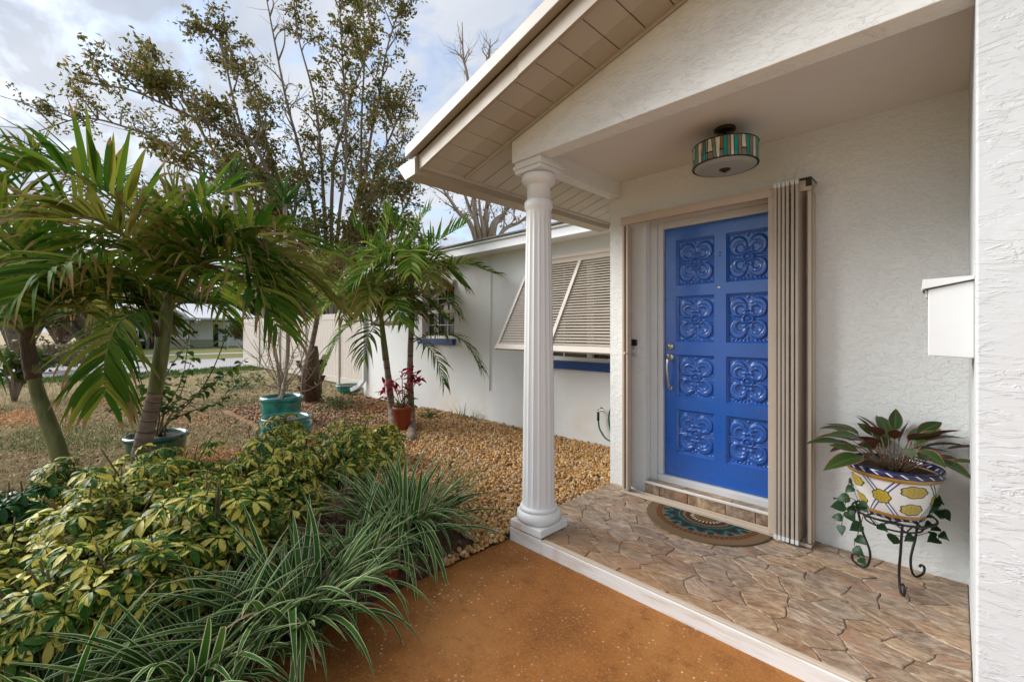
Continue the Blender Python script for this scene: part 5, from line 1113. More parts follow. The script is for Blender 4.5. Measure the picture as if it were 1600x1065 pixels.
# leaning ringed palm, the large one
dA = 3.75; gA = atZ(213, 768, -0.02)
pa = thing('palm', 'larger palm with a brown ringed trunk and a green top, beside the dark green pot', 'palm tree', (gA.x, gA.y, 0), 'short palms at the edge of the lawn')
P = [gA - Vector((0, 0, 0.05)), atD(219, 715, dA), atD(232, 655, dA), atD(243, 612, dA)]; m = MB(); S = bez(P, 14); m.tube(S, [lerp(0.072, 0.053, i / (len(S) - 1)) * (1 + 0.035 * math.sin(i * 1.25)) for i in range(len(S))], 20); m.build('trunk', M['ringed'], pa, smooth=True)
P = [atD(242, 618, dA), atD(246, 590, dA), atD(253, 545, dA), atD(258, 505, dA), atD(262, 470, dA), atD(264, 440, dA)]; m = MB(); S = bez(P, 8); pr = [0.050, 0.055, 0.056, 0.055, 0.052, 0.048, 0.041, 0.030, 0.016]
m.tube(S, [float(np.interp(i / (len(S) - 1), np.linspace(0, 1, 9), pr)) * (1 + (0.06 if i in (22, 23) else 0)) for i in range(len(S))], 18); m.build('crownshaft', M['shaft'], pa, smooth=True)
spec = [ # points (u, v, depth offset), leaflets, length, width, v-angle, droop, material
 ([(264, 470, 0), (248, 400, -.12), (205, 330, -.35), (120, 275, -.75), (30, 268, -1.1)], 26, .50, .027, .75, .45, 'palm'),
 ([(264, 465, 0), (272, 400, .05), (296, 340, .15), (330, 305, .3), (372, 300, .5)], 20, .46, .026, .6, .45, 'palm'),
 ([(266, 468, 0), (300, 405, -.08), (352, 365, -.15), (425, 355, -.25), (500, 392, -.35)], 26, .50, .026, .5, .75, 'palm'),
 ([(266, 478, 0), (300, 452, -.1), (345, 436, -.25), (395, 450, -.4), (432, 510, -.5)], 24, .44, .024, .35, 1.0, 'palm'),
 ([(258, 490, 0), (225, 487, -.18), (185, 505, -.38), (165, 560, -.50), (163, 615, -.55)], 22, .43, .024, .1, .9, 'palm'),
 ([(258, 476, 0), (205, 425, -.3), (140, 410, -.6), (75, 425, -.9), (20, 470, -1.1)], 26, .46, .025, .45, .9, 'palm'),
 ([(262, 468, .05), (225, 400, .4), (165, 365, .8), (110, 370, 1.2), (60, 400, 1.5)], 22, .50, .026, .5, .7, 'palm'),
 ([(264, 450, 0), (263, 395, .03), (266, 345, .05), (278, 300, .1)], 16, .40, .022, .7, .15, 'palm_old'),
 ([(264, 465, 0), (238, 390, .3), (180, 310, .6), (95, 245, .9)], 26, .52, .026, .6, .6, 'palm'),
 ([(264, 467, 0), (225, 400, -.2), (160, 345, -.5), (70, 340, -.8)], 26, .50, .026, .5, .8, 'palm_old'),
 ([(268, 466, .05), (310, 400, .35), (360, 370, .6), (420, 385, .9), (470, 430, 1.1)], 22, .50, .026, .4, .8, 'palm_old'),
 ([(266, 484, .05), (290, 470, .3), (325, 470, .5), (360, 500, .6)], 16, .36, .022, .25, 1.0, 'palm')]
for i, (pts, nl, L, w, va, dr, mt) in enumerate(spec): frond(pa, F(dA, *pts), M[mt], nl, L, w, va, dr, i < 6, 0.013, 0.14, 300 + i)
auto_fronds(pa, atD(264, 460, dA), 9, 1.30, .48, .026, 'palm', 700, (0.42, 1.2), 20, True)
# stump of an old stalk and dry sheath
m = MB(); m.tube(bez([atD(247, 525, dA - .07), atD(240, 500, dA - .12), atD(226, 470, dA - .16)], 4), [0.02, 0.018, 0.017, 0.015, 0.013, 0.012, 0.010, .009, .006], 7); m.build('dry_sheath', M['boots'], pa, smooth=True)

# leaning palm at the side
dB = 3.9; gB = atZ(112, 778, -0.02)
pb = thing('palm', 'leaning palm with a smooth green trunk, on the lawn side of the bed', 'palm tree', (gB.x, gB.y, 0), 'short palms at the edge of the lawn')
m = MB(); S = bez([gB - Vector((0, 0, 0.05)), atD(104, 748, dB), atD(97, 722, dB)], 8); m.tube(S, [lerp(0.066, 0.056, i / (len(S) - 1)) * (1 + 0.03 * math.sin(i * 1.4)) for i in range(len(S))], 18); m.build('trunk', M['ringed'], pb, smooth=True)
m = MB(); S = bez([atD(98, 728, dB), atD(88, 695, dB), atD(72, 650, dB), atD(58, 610, dB), atD(50, 570, dB)], 8); m.tube(S, [float(np.interp(i / (len(S) - 1), [0, .12, .4, .75, 1], [.054, .063, .060, .050, .044])) for i in range(len(S))], 18); m.build('crownshaft', M['shaft'], pb, smooth=True)
m = MB(); S = bez([atD(53, 592, dB), atD(46, 560, dB), atD(41, 515, dB), atD(42, 480, dB)], 6); m.tube(S, [float(np.interp(i / (len(S) - 1), [0, .3, .7, 1], [.054, .052, .046, .03])) * (1 + 0.05 * math.sin(i * 2.1)) for i in range(len(S))], 12); m.build('husk', M['boots'], pb, smooth=True)
spec = [
 ([(46, 540, 0), (78, 478, -.1), (130, 440, -.2), (195, 432, -.3), (240, 452, -.35)], 24, .44, .024, .4, .85, 'palm'),
 ([(40, 520, 0), (20, 455, -.2), (-30, 415, -.4), (-90, 420, -.6)], 18, .48, .025, .5, .7, 'palm'),
 ([(40, 530, 0), (10, 500, -.2), (-25, 520, -.35), (-45, 585, -.45)], 18, .46, .025, .3, 1.0, 'palm'),
 ([(42, 515, 0), (42, 440, -.05), (25, 370, -.2), (-15, 320, -.4)], 20, .46, .025, .6, .6, 'palm'),
 ([(47, 530, 0), (85, 495, .25), (140, 490, .5), (185, 530, .7)], 18, .42, .023, .35, .9, 'palm'),
 ([(45, 515, 0), (80, 430, .3), (140, 385, .6), (215, 395, .9)], 20, .48, .025, .5, .8, 'palm'),
 ([(42, 508, 0), (60, 420, .1), (110, 335, .2), (185, 275, .3)], 24, .48, .025, .55, .6, 'palm'),
 ([(42, 505, 0), (30, 400, .2), (30, 300, .4), (70, 225, .6)], 24, .48, .025, .6, .5, 'palm'),
 ([(42, 505, 0), (10, 420, .1), (-20, 330, .2), (-30, 240, .3)], 24, .50, .025, .6, .5, 'palm'),
 ([(42, 505, 0), (50, 420, .2), (60, 350, .35), (95, 310, .5)], 18, .44, .024, .6, .5, 'palm_old')]
for i, (pts, nl, L, w, va, dr, mt) in enumerate(spec): frond(pb, F(dB, *pts), M[mt], nl, L, w, va, dr, i in (0, 1, 2, 3), 0.013, 0.14, 330 + i)

auto_fronds(pb, atD(42, 500, dB), 7, 1.2, .46, .025, 'palm', 720, (0.4, 1.2), 20, True)
# pair of slim palms by the bedroom wall
def slim(u0, v0, path, top, radii, label, spec, seed, dd, mats=('shaft', 'ringed')):
    g = atZ(u0, v0, 0.03); t = thing('slim_palm', label, 'palm tree', (g.x, g.y, 0.03), 'slim palms in front of the bedroom wall'); m = MB(); S = bez([g] + [atD(u, v, dd) for u, v in path], 8); k = len(S)
    m.tube(S, [float(np.interp(i / (k - 1), np.linspace(0, 1, len(radii)), radii)) * (1 + 0.03 * math.sin(i * 1.5)) for i in range(k)], 12); m.build('trunk', M[mats[1]], t, smooth=True)
    m = MB(); S = bez([atD(u, v, dd) for u, v in top], 6); k = len(S); m.tube(S, [lerp(radii[-1] * 1.1, 0.012, (i / (k - 1)) ** 1.5) for i in range(k)], 10); m.build('crownshaft', M[mats[0]], t, smooth=True)
    for i, (pts, nl, L, w, va, dr, mt) in enumerate(spec): frond(t, F(dd, *pts), M[mt], nl, L, w, va, dr, False, 0.011, 0.16, seed + i)
    auto_fronds(t, atD(*top[-2], dd) - Vector((0, 0, .12)), 11, 1.0, .38, .021, 'palm_fresh', seed + 50, (0.35, 1.3), 22)
    return t
slim(614, 672, [(612, 640), (608, 600), (603, 560)], [(603, 562), (598, 520), (594, 480), (592, 450)], [.062, .054, .049, .045], 'slim palm with olive green stem and brown foot, street side of the red pot',
 [([(597, 500, 0), (590, 440, -.05), (578, 390, -.1), (552, 352, -.2)], 20, .40, .020, .6, .35, 'palm_fresh'), ([(597, 500, 0), (598, 430, 0), (603, 375, 0), (612, 325, .05)], 18, .34, .019, .6, .25, 'palm_fresh'),
  ([(598, 512, 0), (570, 500, -.15), (535, 518, -.3), (508, 572, -.4)], 22, .36, .019, .3, .9, 'palm_fresh'), ([(598, 508, 0), (585, 510, -.25), (574, 530, -.45), (570, 560, -.5)], 14, .32, .018, .3, .9, 'palm'),
  ([(597, 502, 0), (570, 465, .1), (535, 445, .2), (495, 455, .3)], 20, .40, .019, .45, .6, 'palm_fresh'), ([(599, 505, 0), (625, 480, -.1), (655, 478, -.2), (680, 510, -.25)], 16, .34, .018, .35, .8, 'palm'),
  ([(597, 500, 0), (580, 455, -.3), (560, 425, -.5), (530, 400, -.7)], 18, .38, .019, .5, .6, 'palm_old')], 400, 6.75)
slim(644, 690, [(643, 650), (641, 600), (641, 560), (643, 500)], [(643, 505), (644, 470), (642, 430), (640, 370)], [.064, .052, .047, .043, .040], 'slim palm with ringed grey and russet stem, porch side of the red pot',
 [([(642, 440, 0), (656, 405, 0), (682, 378, -.05), (725, 352, -.1)], 20, .36, .019, .6, .25, 'palm_fresh'), ([(643, 455, 0), (675, 435, -.05), (720, 412, -.15), (775, 428, -.25)], 24, .34, .019, .45, .6, 'palm_fresh'),
  ([(643, 535, 0), (675, 522, -.1), (720, 530, -.2), (752, 575, -.25)], 22, .32, .018, .25, .95, 'palm'), ([(641, 440, 0), (628, 400, -.05), (618, 360, -.1), (600, 330, -.2)], 18, .36, .019, .55, .35, 'palm_fresh'),
  ([(642, 430, 0), (646, 390, 0), (655, 350, .05), (672, 325, .1)], 16, .30, .018, .5, .3, 'palm_fresh'), ([(643, 520, 0), (662, 535, -.2), (682, 560, -.3), (694, 600, -.35)], 16, .28, .017, .25, 1.0, 'palm'),
  ([(642, 460, .05), (625, 440, .2), (600, 430, .35), (570, 450, .5)], 18, .36, .018, .4, .8, 'palm'), ([(643, 470, 0), (665, 455, -.2), (695, 460, -.35), (716, 490, -.4)], 18, .30, .018, .3, .9, 'palm')], 420, 6.6, ('boots', 'ringed'))

# ---- red pot with a magenta-leaved plant between the slim palms
c = atZ(629, 672, 0.03); dd = depth(c); m = MB(); rr_ = 0.13
rpot = m.lathe([(0.10, 0), (0.105, 0.01), (0.13, 0.30), (0.14, 0.305), (0.14, 0.34), (0.128, 0.34), (0.12, 0.31)], (c.x, c.y, 0.03), 24)
tag(m.build('red_pot', M['terracotta'], None, smooth=True, origin=(c.x, c.y, 0.03)), 'tall red pot standing between the two slim palms', 'pot')
mg = thing('magenta_plant', 'bright magenta-leaved cordyline growing in the tall red pot', 'plant', (c.x, c.y, 0.34)); ml = [leafmesh('leaf', M['magenta'], 0.17, 0.028, 0.5 + 0.35 * i, 0.25, 'oval', 7) for i in range(3)]; rs_ = random.Random(8); st = MB()
for (u, v) in ((628, 580), (645, 575), (612, 592), (600, 600), (655, 590), (634, 600), (620, 605), (640, 612), (604, 612), (652, 583)):
    e = atD(u, v, dd + rs_.uniform(-.2, .2)); b0 = Vector((c.x + rs_.gauss(0, .03), c.y + rs_.gauss(0, .03), 0.34)); st.tube(bez([b0, b0.lerp(e, 0.55) + Vector((0, 0, .03)), e], 3), 0.006, 5)
    for k in range(7): d = rdir(rs_, -0.3, 0.9); inst('leaf', ml[k % 3], mg, frame(e + Vector((0, 0, -0.02 * k)), d, Vector((rs_.gauss(0, .2), rs_.gauss(0, .2), 1)), rs_.uniform(0.7, 1.1)))
lg = [leafmesh('leaf', M['leaf'], 0.16, 0.026, 0.7, 0.25, 'oval', 7)]
for k in range(9): d = rdir(rs_, -0.1, 0.6); inst('leaf', lg[0], mg, frame(Vector((c.x, c.y, 0.42)) + d * 0.08, d, Vector((0, 0, 1)), rs_.uniform(0.8, 1.2)))
st.build('stem', M['stem'], mg, smooth=True)

# ---- glazed pots
def glazed(name, label, u, vb, rim_r, h, prof, mat, z0=-0.02, rot=0.0):
    c = atZ(u, vb, z0); t = thing(name, label, 'pot', (c.x, c.y, z0)); m = MB(); P = [(rim_r * a, h * b) for a, b in prof]; m.lathe(P, (c.x, c.y, z0), 40); m.build('pot_wall', mat, t, smooth=True)
    m = MB(); m.lathe([(rim_r * 0.86, h * 0.90), (rim_r * 0.5, h * 0.93), (0.001, h * 0.95)], (c.x, c.y, z0), 20); m.build('soil', M['soil'], t); return c
bowl = [(0.70, 0), (0.76, 0.03), (0.90, 0.40), (0.95, 0.80), (0.95, 0.86), (1.03, 0.88), (1.05, 0.94), (1.02, 1.0), (0.93, 1.0), (0.88, 0.90), (0.86, 0.80)]
cG = glazed('green_glazed_pot', 'wide dark green glazed pot behind the ringed palm trunk', 245, 728, 0.275, 0.35, bowl, M['greenglaze'])
belly = [(0.62, 0), (0.70, 0.02), (0.93, 0.35), (1.0, 0.62), (0.97, 0.82), (0.88, 0.92), (0.90, 0.95), (0.93, 1.0), (0.84, 1.0), (0.80, 0.9), (0.86, 0.7)]
cT = glazed('turquoise_pot', 'round bellied turquoise glazed pot in front of the taller one', 447, 694, 0.315, 0.36, belly, M['turq'])
cU = glazed('turquoise_pot', 'taller turquoise glazed pot with a rolled rim holding the bare shrub', 440, 668, 0.285, 0.48, bowl, M['turq'])
# little blue-green pot by the downspout
cb = atZ(548, 611, 0.03); glazed('blue_pot', 'low blue-green bowl beside the downspout of the white wall', 546, 612, 0.30, 0.17, bowl, M['turq'], 0.03)

# ---- woody plants: stems through picture points, leaves along them
def woody(name, label, cat, base, dd, paths, leaf, per, r0, mat, seed, spread=0.15, scale=1.0, group=None, up=0.4):
    rs_ = random.Random(seed); t = thing(name, label, cat, base, group); st = MB()
    for path in paths:
        P = bez([Vector(base) + Vector((rs_.gauss(0, .03), rs_.gauss(0, .03), 0))] + [atD(u, v, dd + rs_.uniform(-spread, spread)) for u, v in path], 6); k = len(P); st.tube(P, [lerp(r0, r0 * 0.3, i / (k - 1)) for i in range(k)], 5)
        if not leaf:
            for _ in range(7):
                i = rs_.randrange(k // 4, k); d = rdir(rs_, -.2, 1); l_ = rs_.uniform(.12, .34); st.tube([P[i], P[i] + d * l_ * .5 + Vector((0, 0, .02)), P[i] + d * l_ + Vector((0, 0, .06))], [r0 * .45, r0 * .35, r0 * .2], 4)
        if leaf:
            for i in range(k // 3, k):
                for _ in range(per):
                    d = rdir(rs_, -0.5, 0.8); inst('leaf', leaf[rs_.randrange(len(leaf))], t, frame(P[i] + Vector((rs_.gauss(0, .012), rs_.gauss(0, .012), rs_.gauss(0, .012))), d, Vector((rs_.gauss(0, .3), rs_.gauss(0, .3), 1)), scale * rs_.uniform(0.6, 1.15)))
    st.build('stem', mat, t, smooth=True); return t
GL = [leafmesh('leaf', M['leaf'], 0.10, 0.034, 0.4 + 0.4 * i, 0.2, 'oval', 7) for i in range(3)]; TL = [leafmesh('leaf', M['leaf'], 0.065, 0.016, 0.4, 0.2, 'oval', 6) for i in range(2)]
woody('hibiscus_shrub', 'open hibiscus shrub with long thin branches growing in the dark green pot', 'shrub', (cG.x, cG.y, 0.30), depth(cG), [[(258, 640), (285, 590), (298, 500)], [(265, 650), (310, 615), (345, 590), (385, 560)], [(262, 660), (305, 640), (345, 628), (372, 600)], [(248, 640), (222, 600), (214, 560)], [(240, 650), (205, 620), (182, 600)], [(235, 660), (205, 640), (178, 640)], [(252, 630), (258, 590), (290, 540)], [(268, 655), (320, 600), (352, 525), (338, 515)], [(255, 650), (280, 620), (300, 560)]], GL, 2, 0.010, M['stem'], 51, 0.3, 0.9)
woody('bare_shrub', 'leafless shrub of pale grey twigs growing from the turquoise pots', 'shrub', (cU.x, cU.y, 0.42), depth(cU), [[(442, 600), (430, 560), (418, 500)], [(446, 600), (450, 550), (455, 490)], [(438, 605), (415, 570), (396, 530)], [(448, 605), (468, 580), (492, 545)], [(440, 600), (425, 575), (405, 510)], [(445, 590), (462, 545), (478, 520)], [(450, 605), (478, 595), (500, 565)], [(438, 610), (412, 600), (392, 585)], [(441, 595), (436, 540), (440, 490)], [(436, 600), (418, 545), (404, 480)], [(447, 600), (472, 560), (485, 505)], [(444, 590), (458, 560), (452, 520)], [(440, 610), (400, 560), (372, 540)], [(449, 610), (480, 610), (512, 590)], [(443, 590), (432, 550), (448, 500)], [(445, 600), (470, 575), (466, 530)]], None, 0, 0.011, M['twig'], 52, 0.25)
# tall dracaena in the turquoise pots with two tufts
dD = depth(cU) + 0.1; dr = thing('dracaena', 'tall dracaena with tufts of stiff strappy leaves above the palms, in the turquoise pot', 'plant', (cU.x, cU.y, 0.42)); m = MB()
m.tube(bez([Vector((cU.x, cU.y, 0.42)), atD(449, 560, dD), atD(450, 480, dD), atD(447, 400, dD), atD(445, 318, dD)], 6), 0.03, 8); m.build('trunk', M['bark_pale'], dr, smooth=True); m = MB()
m.tube(bez([Vector((cU.x - .05, cU.y, 0.42)), atD(432, 560, dD), atD(412, 490, dD), atD(392, 440, dD), atD(374, 400, dD), atD(366, 300, dD)], 6), 0.026, 8); m.build('trunk', M['bark_pale'], dr, smooth=True)
YM = [blade_mesh(M['yucca'], 0.55, 0.02, a, 0.3, 60 + i) for i, a in enumerate((0.5, 0.9, 1.3, 1.8, 2.3))]
for (u, v, n_) in ((445, 316, 62), (366, 292, 50), (438, 430, 26)):
    rs_ = random.Random(u)
    for i in range(n_):
        c0 = atD(u, v + 12 * rs_.random(), dD); a = rs_.uniform(0, 6.28); el = rs_.uniform(-0.3, 1.0); X = Vector((math.cos(a), math.sin(a), 0)); Mx = Matrix.Rotation(el, 4, Vector((-X.y, X.x, 0))) @ frame(Vector(), X, Vector((0, 0, 1)), rs_.uniform(0.75, 1.15)); Mx.translation = c0; inst('leaf', YM[rs_.randrange(5)], dr, Mx)
# yellowing palm growing from an old husky stump
dE = 8.3; g = atZ(487, 628, 0.0); pe = thing('yellowing_palm', 'yellow-green palm on a thin leaning stem rising from a brown husky stump', 'palm tree', (g.x, g.y, 0)); m = MB(); m.tube(bez([g, atD(486, 580, dE), atD(490, 540, dE)], 6), [.19, .2, .2, .19, .18, .17, .16, .15, .13, .12, .11, .09, .07], 12)
rs_ = random.Random(5)
for i in range(30): a = rs_.uniform(0, 6.28); p = Vector((g.x + .16 * math.cos(a), g.y + .16 * math.sin(a), rs_.uniform(0.1, 0.75))); m.bar(p, p + Vector((math.cos(a) * .12, math.sin(a) * .12, rs_.uniform(.12, .28))), .09, .025)
m.build('stump', M['boots'], pe); m = MB(); m.tube(bez([atD(486, 545, dE), atD(493, 510, dE), atD(500, 470, dE), atD(502, 450, dE)], 6), 0.05, 8); m.build('trunk', M['ringed'], pe, smooth=True)
for i, (pts, nl, L, w, va, drp, mt) in enumerate([([(501, 458, 0), (485, 430, -.2), (460, 425, -.4), (430, 445, -.5)], 18, .45, .022, .4, .8, 'palm_old'), ([(501, 458, 0), (520, 430, -.1), (545, 428, -.2), (565, 455, -.3)], 16, .42, .022, .4, .8, 'palm_old'), ([(501, 455, 0), (498, 420, 0), (490, 390, .1), (470, 370, .2)], 16, .42, .022, .5, .5, 'palm_old'), ([(502, 455, 0), (510, 420, .1), (528, 395, .2), (552, 390, .3)], 16, .42, .022, .5, .5, 'palm'), ([(500, 462, 0), (478, 450, -.3), (455, 462, -.5), (438, 500, -.6)], 16, .40, .02, .3, 1.0, 'palm_old'), ([(502, 460, 0), (515, 455, -.3), (530, 470, -.5), (536, 500, -.6)], 14, .36, .02, .3, 1.0, 'palm_old'), ([(501, 455, 0), (480, 410, .3), (450, 395, .5), (420, 410, .7)], 16, .42, .022, .4, .8, 'palm')]): frond(pe, F(dE, *pts), M[mt], nl, L, w, va, drp, False, 0.012, 0.16, 450 + i)
auto_fronds(pe, atD(501, 455, dE), 6, 0.95, .42, .022, 'palm_old', 760, (0.0, 1.2), 16)
# low shrubs and weeds
def bushy(name, label, cat, u, v, z, h, r, n, leaf, seed, group=None, scale=1.0, stems=9):
    rs_ = random.Random(seed); c = atZ(u, v, z); t = thing(name, label, cat, (c.x, c.y, z), group); st = MB()
    for i in range(stems): a = rs_.uniform(0, 6.28); q = r * rs_.random(); e = Vector((c.x + q * math.cos(a), c.y + q * math.sin(a), z + h * rs_.uniform(.6, 1))); st.tube([Vector((c.x, c.y, z)), Vector((c.x, c.y, z)).lerp(e, .5) + Vector((0, 0, .04)), e], [0.006, .005, .003], 4)
    st.build('stem', M['stem'], t, smooth=True)
    for i in range(n): d = rdir(rs_, -.1, 1); q = rs_.random() ** .5; p = Vector((c.x + d.x * r * q, c.y + d.y * r * q, z + 0.03 + h * abs(d.z) * q)); inst('leaf', leaf[rs_.randrange(len(leaf))], t, frame(p, rdir(rs_, -.3, .8), Vector((rs_.gauss(0, .4), rs_.gauss(0, .4), 1)), scale * rs_.uniform(.7, 1.3)))
    return t
bushy('low_shrub', 'low light green shrub on the gravel in front of the downspout', 'shrub', 530, 640, 0.03, 0.32, 0.42, 190, TL, 61)
bushy('low_shrub', 'low green shrub on the lawn behind the hibiscus branches', 'shrub', 378, 606, -0.02, 0.42, 0.75, 230, TL, 62, None, 1.5)
bushy('green_weed', 'dark green weed patch by the foot of the ringed slim palm', 'plant', 672, 653, 0.04, 0.10, 0.20, 60, TL, 63)
gw = [blade_mesh(M['dian'], 0.30, 0.005, a, .3, 70 + i) for i, a in enumerate((.6, 1.2, 1.7))]
for k, (u, v, lb) in enumerate(((715, 652, 'small grassy tuft against the bedroom wall near the slim palms'), (740, 656, 'tiny weed on the gravel below the wall conduit'))):
    rs_ = random.Random(70 + k); c = atZ(u, v, 0.04); t = thing('grass_tuft', lb, 'plant', (c.x, c.y, 0.04))
    for i in range(26 - 8 * k): a = rs_.uniform(0, 6.28); inst('leaf', gw[i % 3], t, frame(Vector((c.x + rs_.gauss(0, .07), c.y + rs_.gauss(0, .05), .04)), Vector((math.cos(a), math.sin(a), 0)), Vector((0, 0, 1)), rs_.uniform(.4, 1.1 - .4 * k)))
c = atZ(664, 632, 0.04); m = MB(); m.tube([(c.x, c.y, 0.0), (c.x, c.y, 0.16)], 0.028, 10); m.tube([(c.x, c.y, 0.16), (c.x, c.y, 0.175)], 0.032, 10); tag(m.build('garden_pipe', M['black'], None, origin=(c.x, c.y, 0)), 'short dark pipe standing in the gravel by the wall', 'pipe')

# ================================================================ TREES AND WHAT LIES BEYOND
def leaf_cloud(name, C, L, Wd, mat, parent, hang=0.35):
    n = len(C); C = np.asarray(C); d = RNG.normal(size=(n, 3)); d[:, 2] -= hang; d /= np.linalg.norm(d, axis=1)[:, None]; u = RNG.normal(size=(n, 3)); s = np.cross(d, u); s /= np.linalg.norm(s, axis=1)[:, None]; nn = np.cross(s, d)
    l = (L * RNG.uniform(0.6, 1.2, n))[:, None]; w = (Wd * RNG.uniform(0.7, 1.2, n))[:, None]
    P = np.stack([C, C + d * l * 0.5 + s * w + nn * w * 0.4, C + d * l, C + d * l * 0.5 - s * w + nn * w * 0.4], 1).reshape(-1, 3); i = np.arange(n) * 4
    F_ = np.concatenate([np.stack([i, i + 1, i + 2], 1), np.stack([i, i + 2, i + 3], 1)]); return npmesh(name, P, F_, mat, parent, np.repeat(RNG.random(n), 4))
def tree(name, label, base, dd, limbs, nsec, ntw, nleaf, lmat, bmat, seed, L=0.13, Wd=0.026, seclen=(1.0, 2.2), cat='tree', bare=(), group=None, up=0.55, spread=0.8, zone=None, r0=0.13):
    """limbs: picture polylines with depth offsets; side branches, twigs and leaves grow from them"""
    rs_ = random.Random(seed); base = Vector(base); t = thing(name, label, cat, base, group); m = MB(); C = []
    for li, limb in enumerate(limbs):
        S = bez([base] + [atD(u, v, dd + q) for (u, v, q) in limb], 6); k = len(S); m.tube(S, [lerp(r0, 0.018, (i / (k - 1)) ** 0.7) for i in range(k)], 6)
        leafy = li not in bare
        for j in range(nsec):
            i = rs_.randrange(int(k * 0.38), k - 1); p = S[i]; tg = (S[i + 1] - S[i]).normalized(); out = rdir(rs_); out = (out - tg * out.dot(tg)); d = (out.normalized() * spread + tg * 0.6 + Vector((0, 0, up))).normalized(); ln = rs_.uniform(*seclen) * (0.55 + 0.6 * (1 - i / k)); q = p + d * ln * 0.5 + Vector((rs_.gauss(0, .1), rs_.gauss(0, .1), .05)) * ln; e = p + d * ln + Vector((rs_.gauss(0, .2), rs_.gauss(0, .2), rs_.gauss(0, .15))) * ln
            B = bez([p, q, e], 4); m.tube(B, [lerp(0.03, 0.008, x / 8) for x in range(9)], 4)
            for w in range(ntw):
                f = rs_.uniform(0.3, 1); b0 = B[int(f * 8)]; td = (rdir(rs_) * 0.9 + d * 0.7 + Vector((0, 0, .15))).normalized(); tl = rs_.uniform(.3, .8); T = [b0, b0 + td * tl * .5 + Vector((rs_.gauss(0, .04),) * 3), b0 + td * tl]; m.tube(T, [0.009, .006, .003], 3, False)
                if leafy:
                    for z in range(nleaf): g = rs_.random() ** .6; c = T[0].lerp(T[2], g); C.append((c.x + rs_.gauss(0, .07), c.y + rs_.gauss(0, .07), c.z + rs_.gauss(0, .07)))
    m.build('trunk', bmat, t, smooth=True)
    if C: leaf_cloud('crown', C, L, Wd, lmat, t)
    return t
dT = 15.0; b = atZ(527, 585, 0)
tree('large_tree', 'tall many-stemmed tree with brown-green leaves behind the palms', b, dT, [
 [(505, 430, 0), (490, 330, 0), (467, 230, -.5), (448, 160, -.8), (429, 64, -1), (415, -10, -1.2)],
 [(512, 420, 0), (505, 300, .2), (500, 220, .3), (489, 144, .4), (464, 48, .5), (458, -40, .5)],
 [(520, 420, 0), (518, 330, .1), (523, 246, .3), (537, 198, .5), (553, 137, .8), (579, 64, 1.0), (596, -40, 1.2)],
 [(533, 420, 0), (552, 340, -.2), (569, 287, -.3), (579, 217, -.4), (591, 160, -.5), (604, 80, -.6), (625, 10, -.8)],
 [(540, 430, 0), (565, 340, .3), (590, 260, .6), (620, 190, .9), (648, 115, 1.2)],
 [(525, 430, 0), (530, 340, -.6), (540, 260, -1), (540, 180, -1.4), (535, 90, -1.8), (530, 0, -2)],
 [(545, 450, 0), (590, 390, .4), (630, 330, .8), (650, 285, 1.1)],
 [(535, 450, .5), (575, 400, 1.6), (600, 300, 2.4), (640, 200, 2.8)],
 [(520, 430, 0), (560, 300, 1), (565, 180, 1.6), (570, 60, 2), (560, -30, 2.2)],
 [(510, 450, 0), (480, 400, -.8), (460, 340, -1.4), (470, 280, -1.7)],
 [(520, 460, -.5), (560, 420, -1.2), (600, 385, -1.8), (640, 365, -2.2)], [(515, 460, -.5), (490, 410, -1.6), (465, 380, -2.2), (430, 360, -2.6)], [(525, 460, -.5), (545, 400, -1.8), (560, 350, -2.4), (585, 310, -2.8)]], 16, 5, 20, M['tree_leaf'], M['bark'], 81, 0.165, 0.036, (0.8, 1.7), bare=(0,), r0=0.10)
b = atZ(500, 584, 0)
tree('spreading_tree', 'wide spreading tree with brown-green leaves reaching over the short palms', b, 14.0, [
 [(470, 440, 0), (440, 330, -.2), (398, 228, -.6), (355, 208, -1), (317, 190, -1.3), (260, 165, -1.7), (200, 140, -2), (120, 128, -2.4)],
 [(465, 430, 0), (430, 320, .2), (395, 253, .3), (367, 165, .4), (342, 66, .5), (300, 35, .6)],
 [(455, 450, 0), (400, 350, .5), (340, 270, 1), (270, 230, 1.3), (200, 200, 1.5), (130, 185, 1.6), (60, 205, 1.6)],
 [(460, 450, 0), (420, 370, -.8), (370, 310, -1.4), (310, 270, -1.8), (250, 250, -2)],
 [(470, 430, 0), (440, 300, .8), (410, 200, 1.2), (385, 130, 1.5), (365, 110, 1.7)],
 [(455, 450, 0), (400, 320, 0), (330, 230, 0), (270, 130, 0), (225, 110, .1)],
 [(455, 450, .5), (380, 380, 1), (280, 325, 1.6), (180, 300, 2), (80, 285, 2.4)], [(460, 450, 1), (390, 390, 1.8), (310, 350, 2.4), (220, 350, 3)]], 19, 5, 20, M['tree_leaf'], M['bark'], 82, 0.165, 0.036, (0.8, 1.7), r0=0.10)
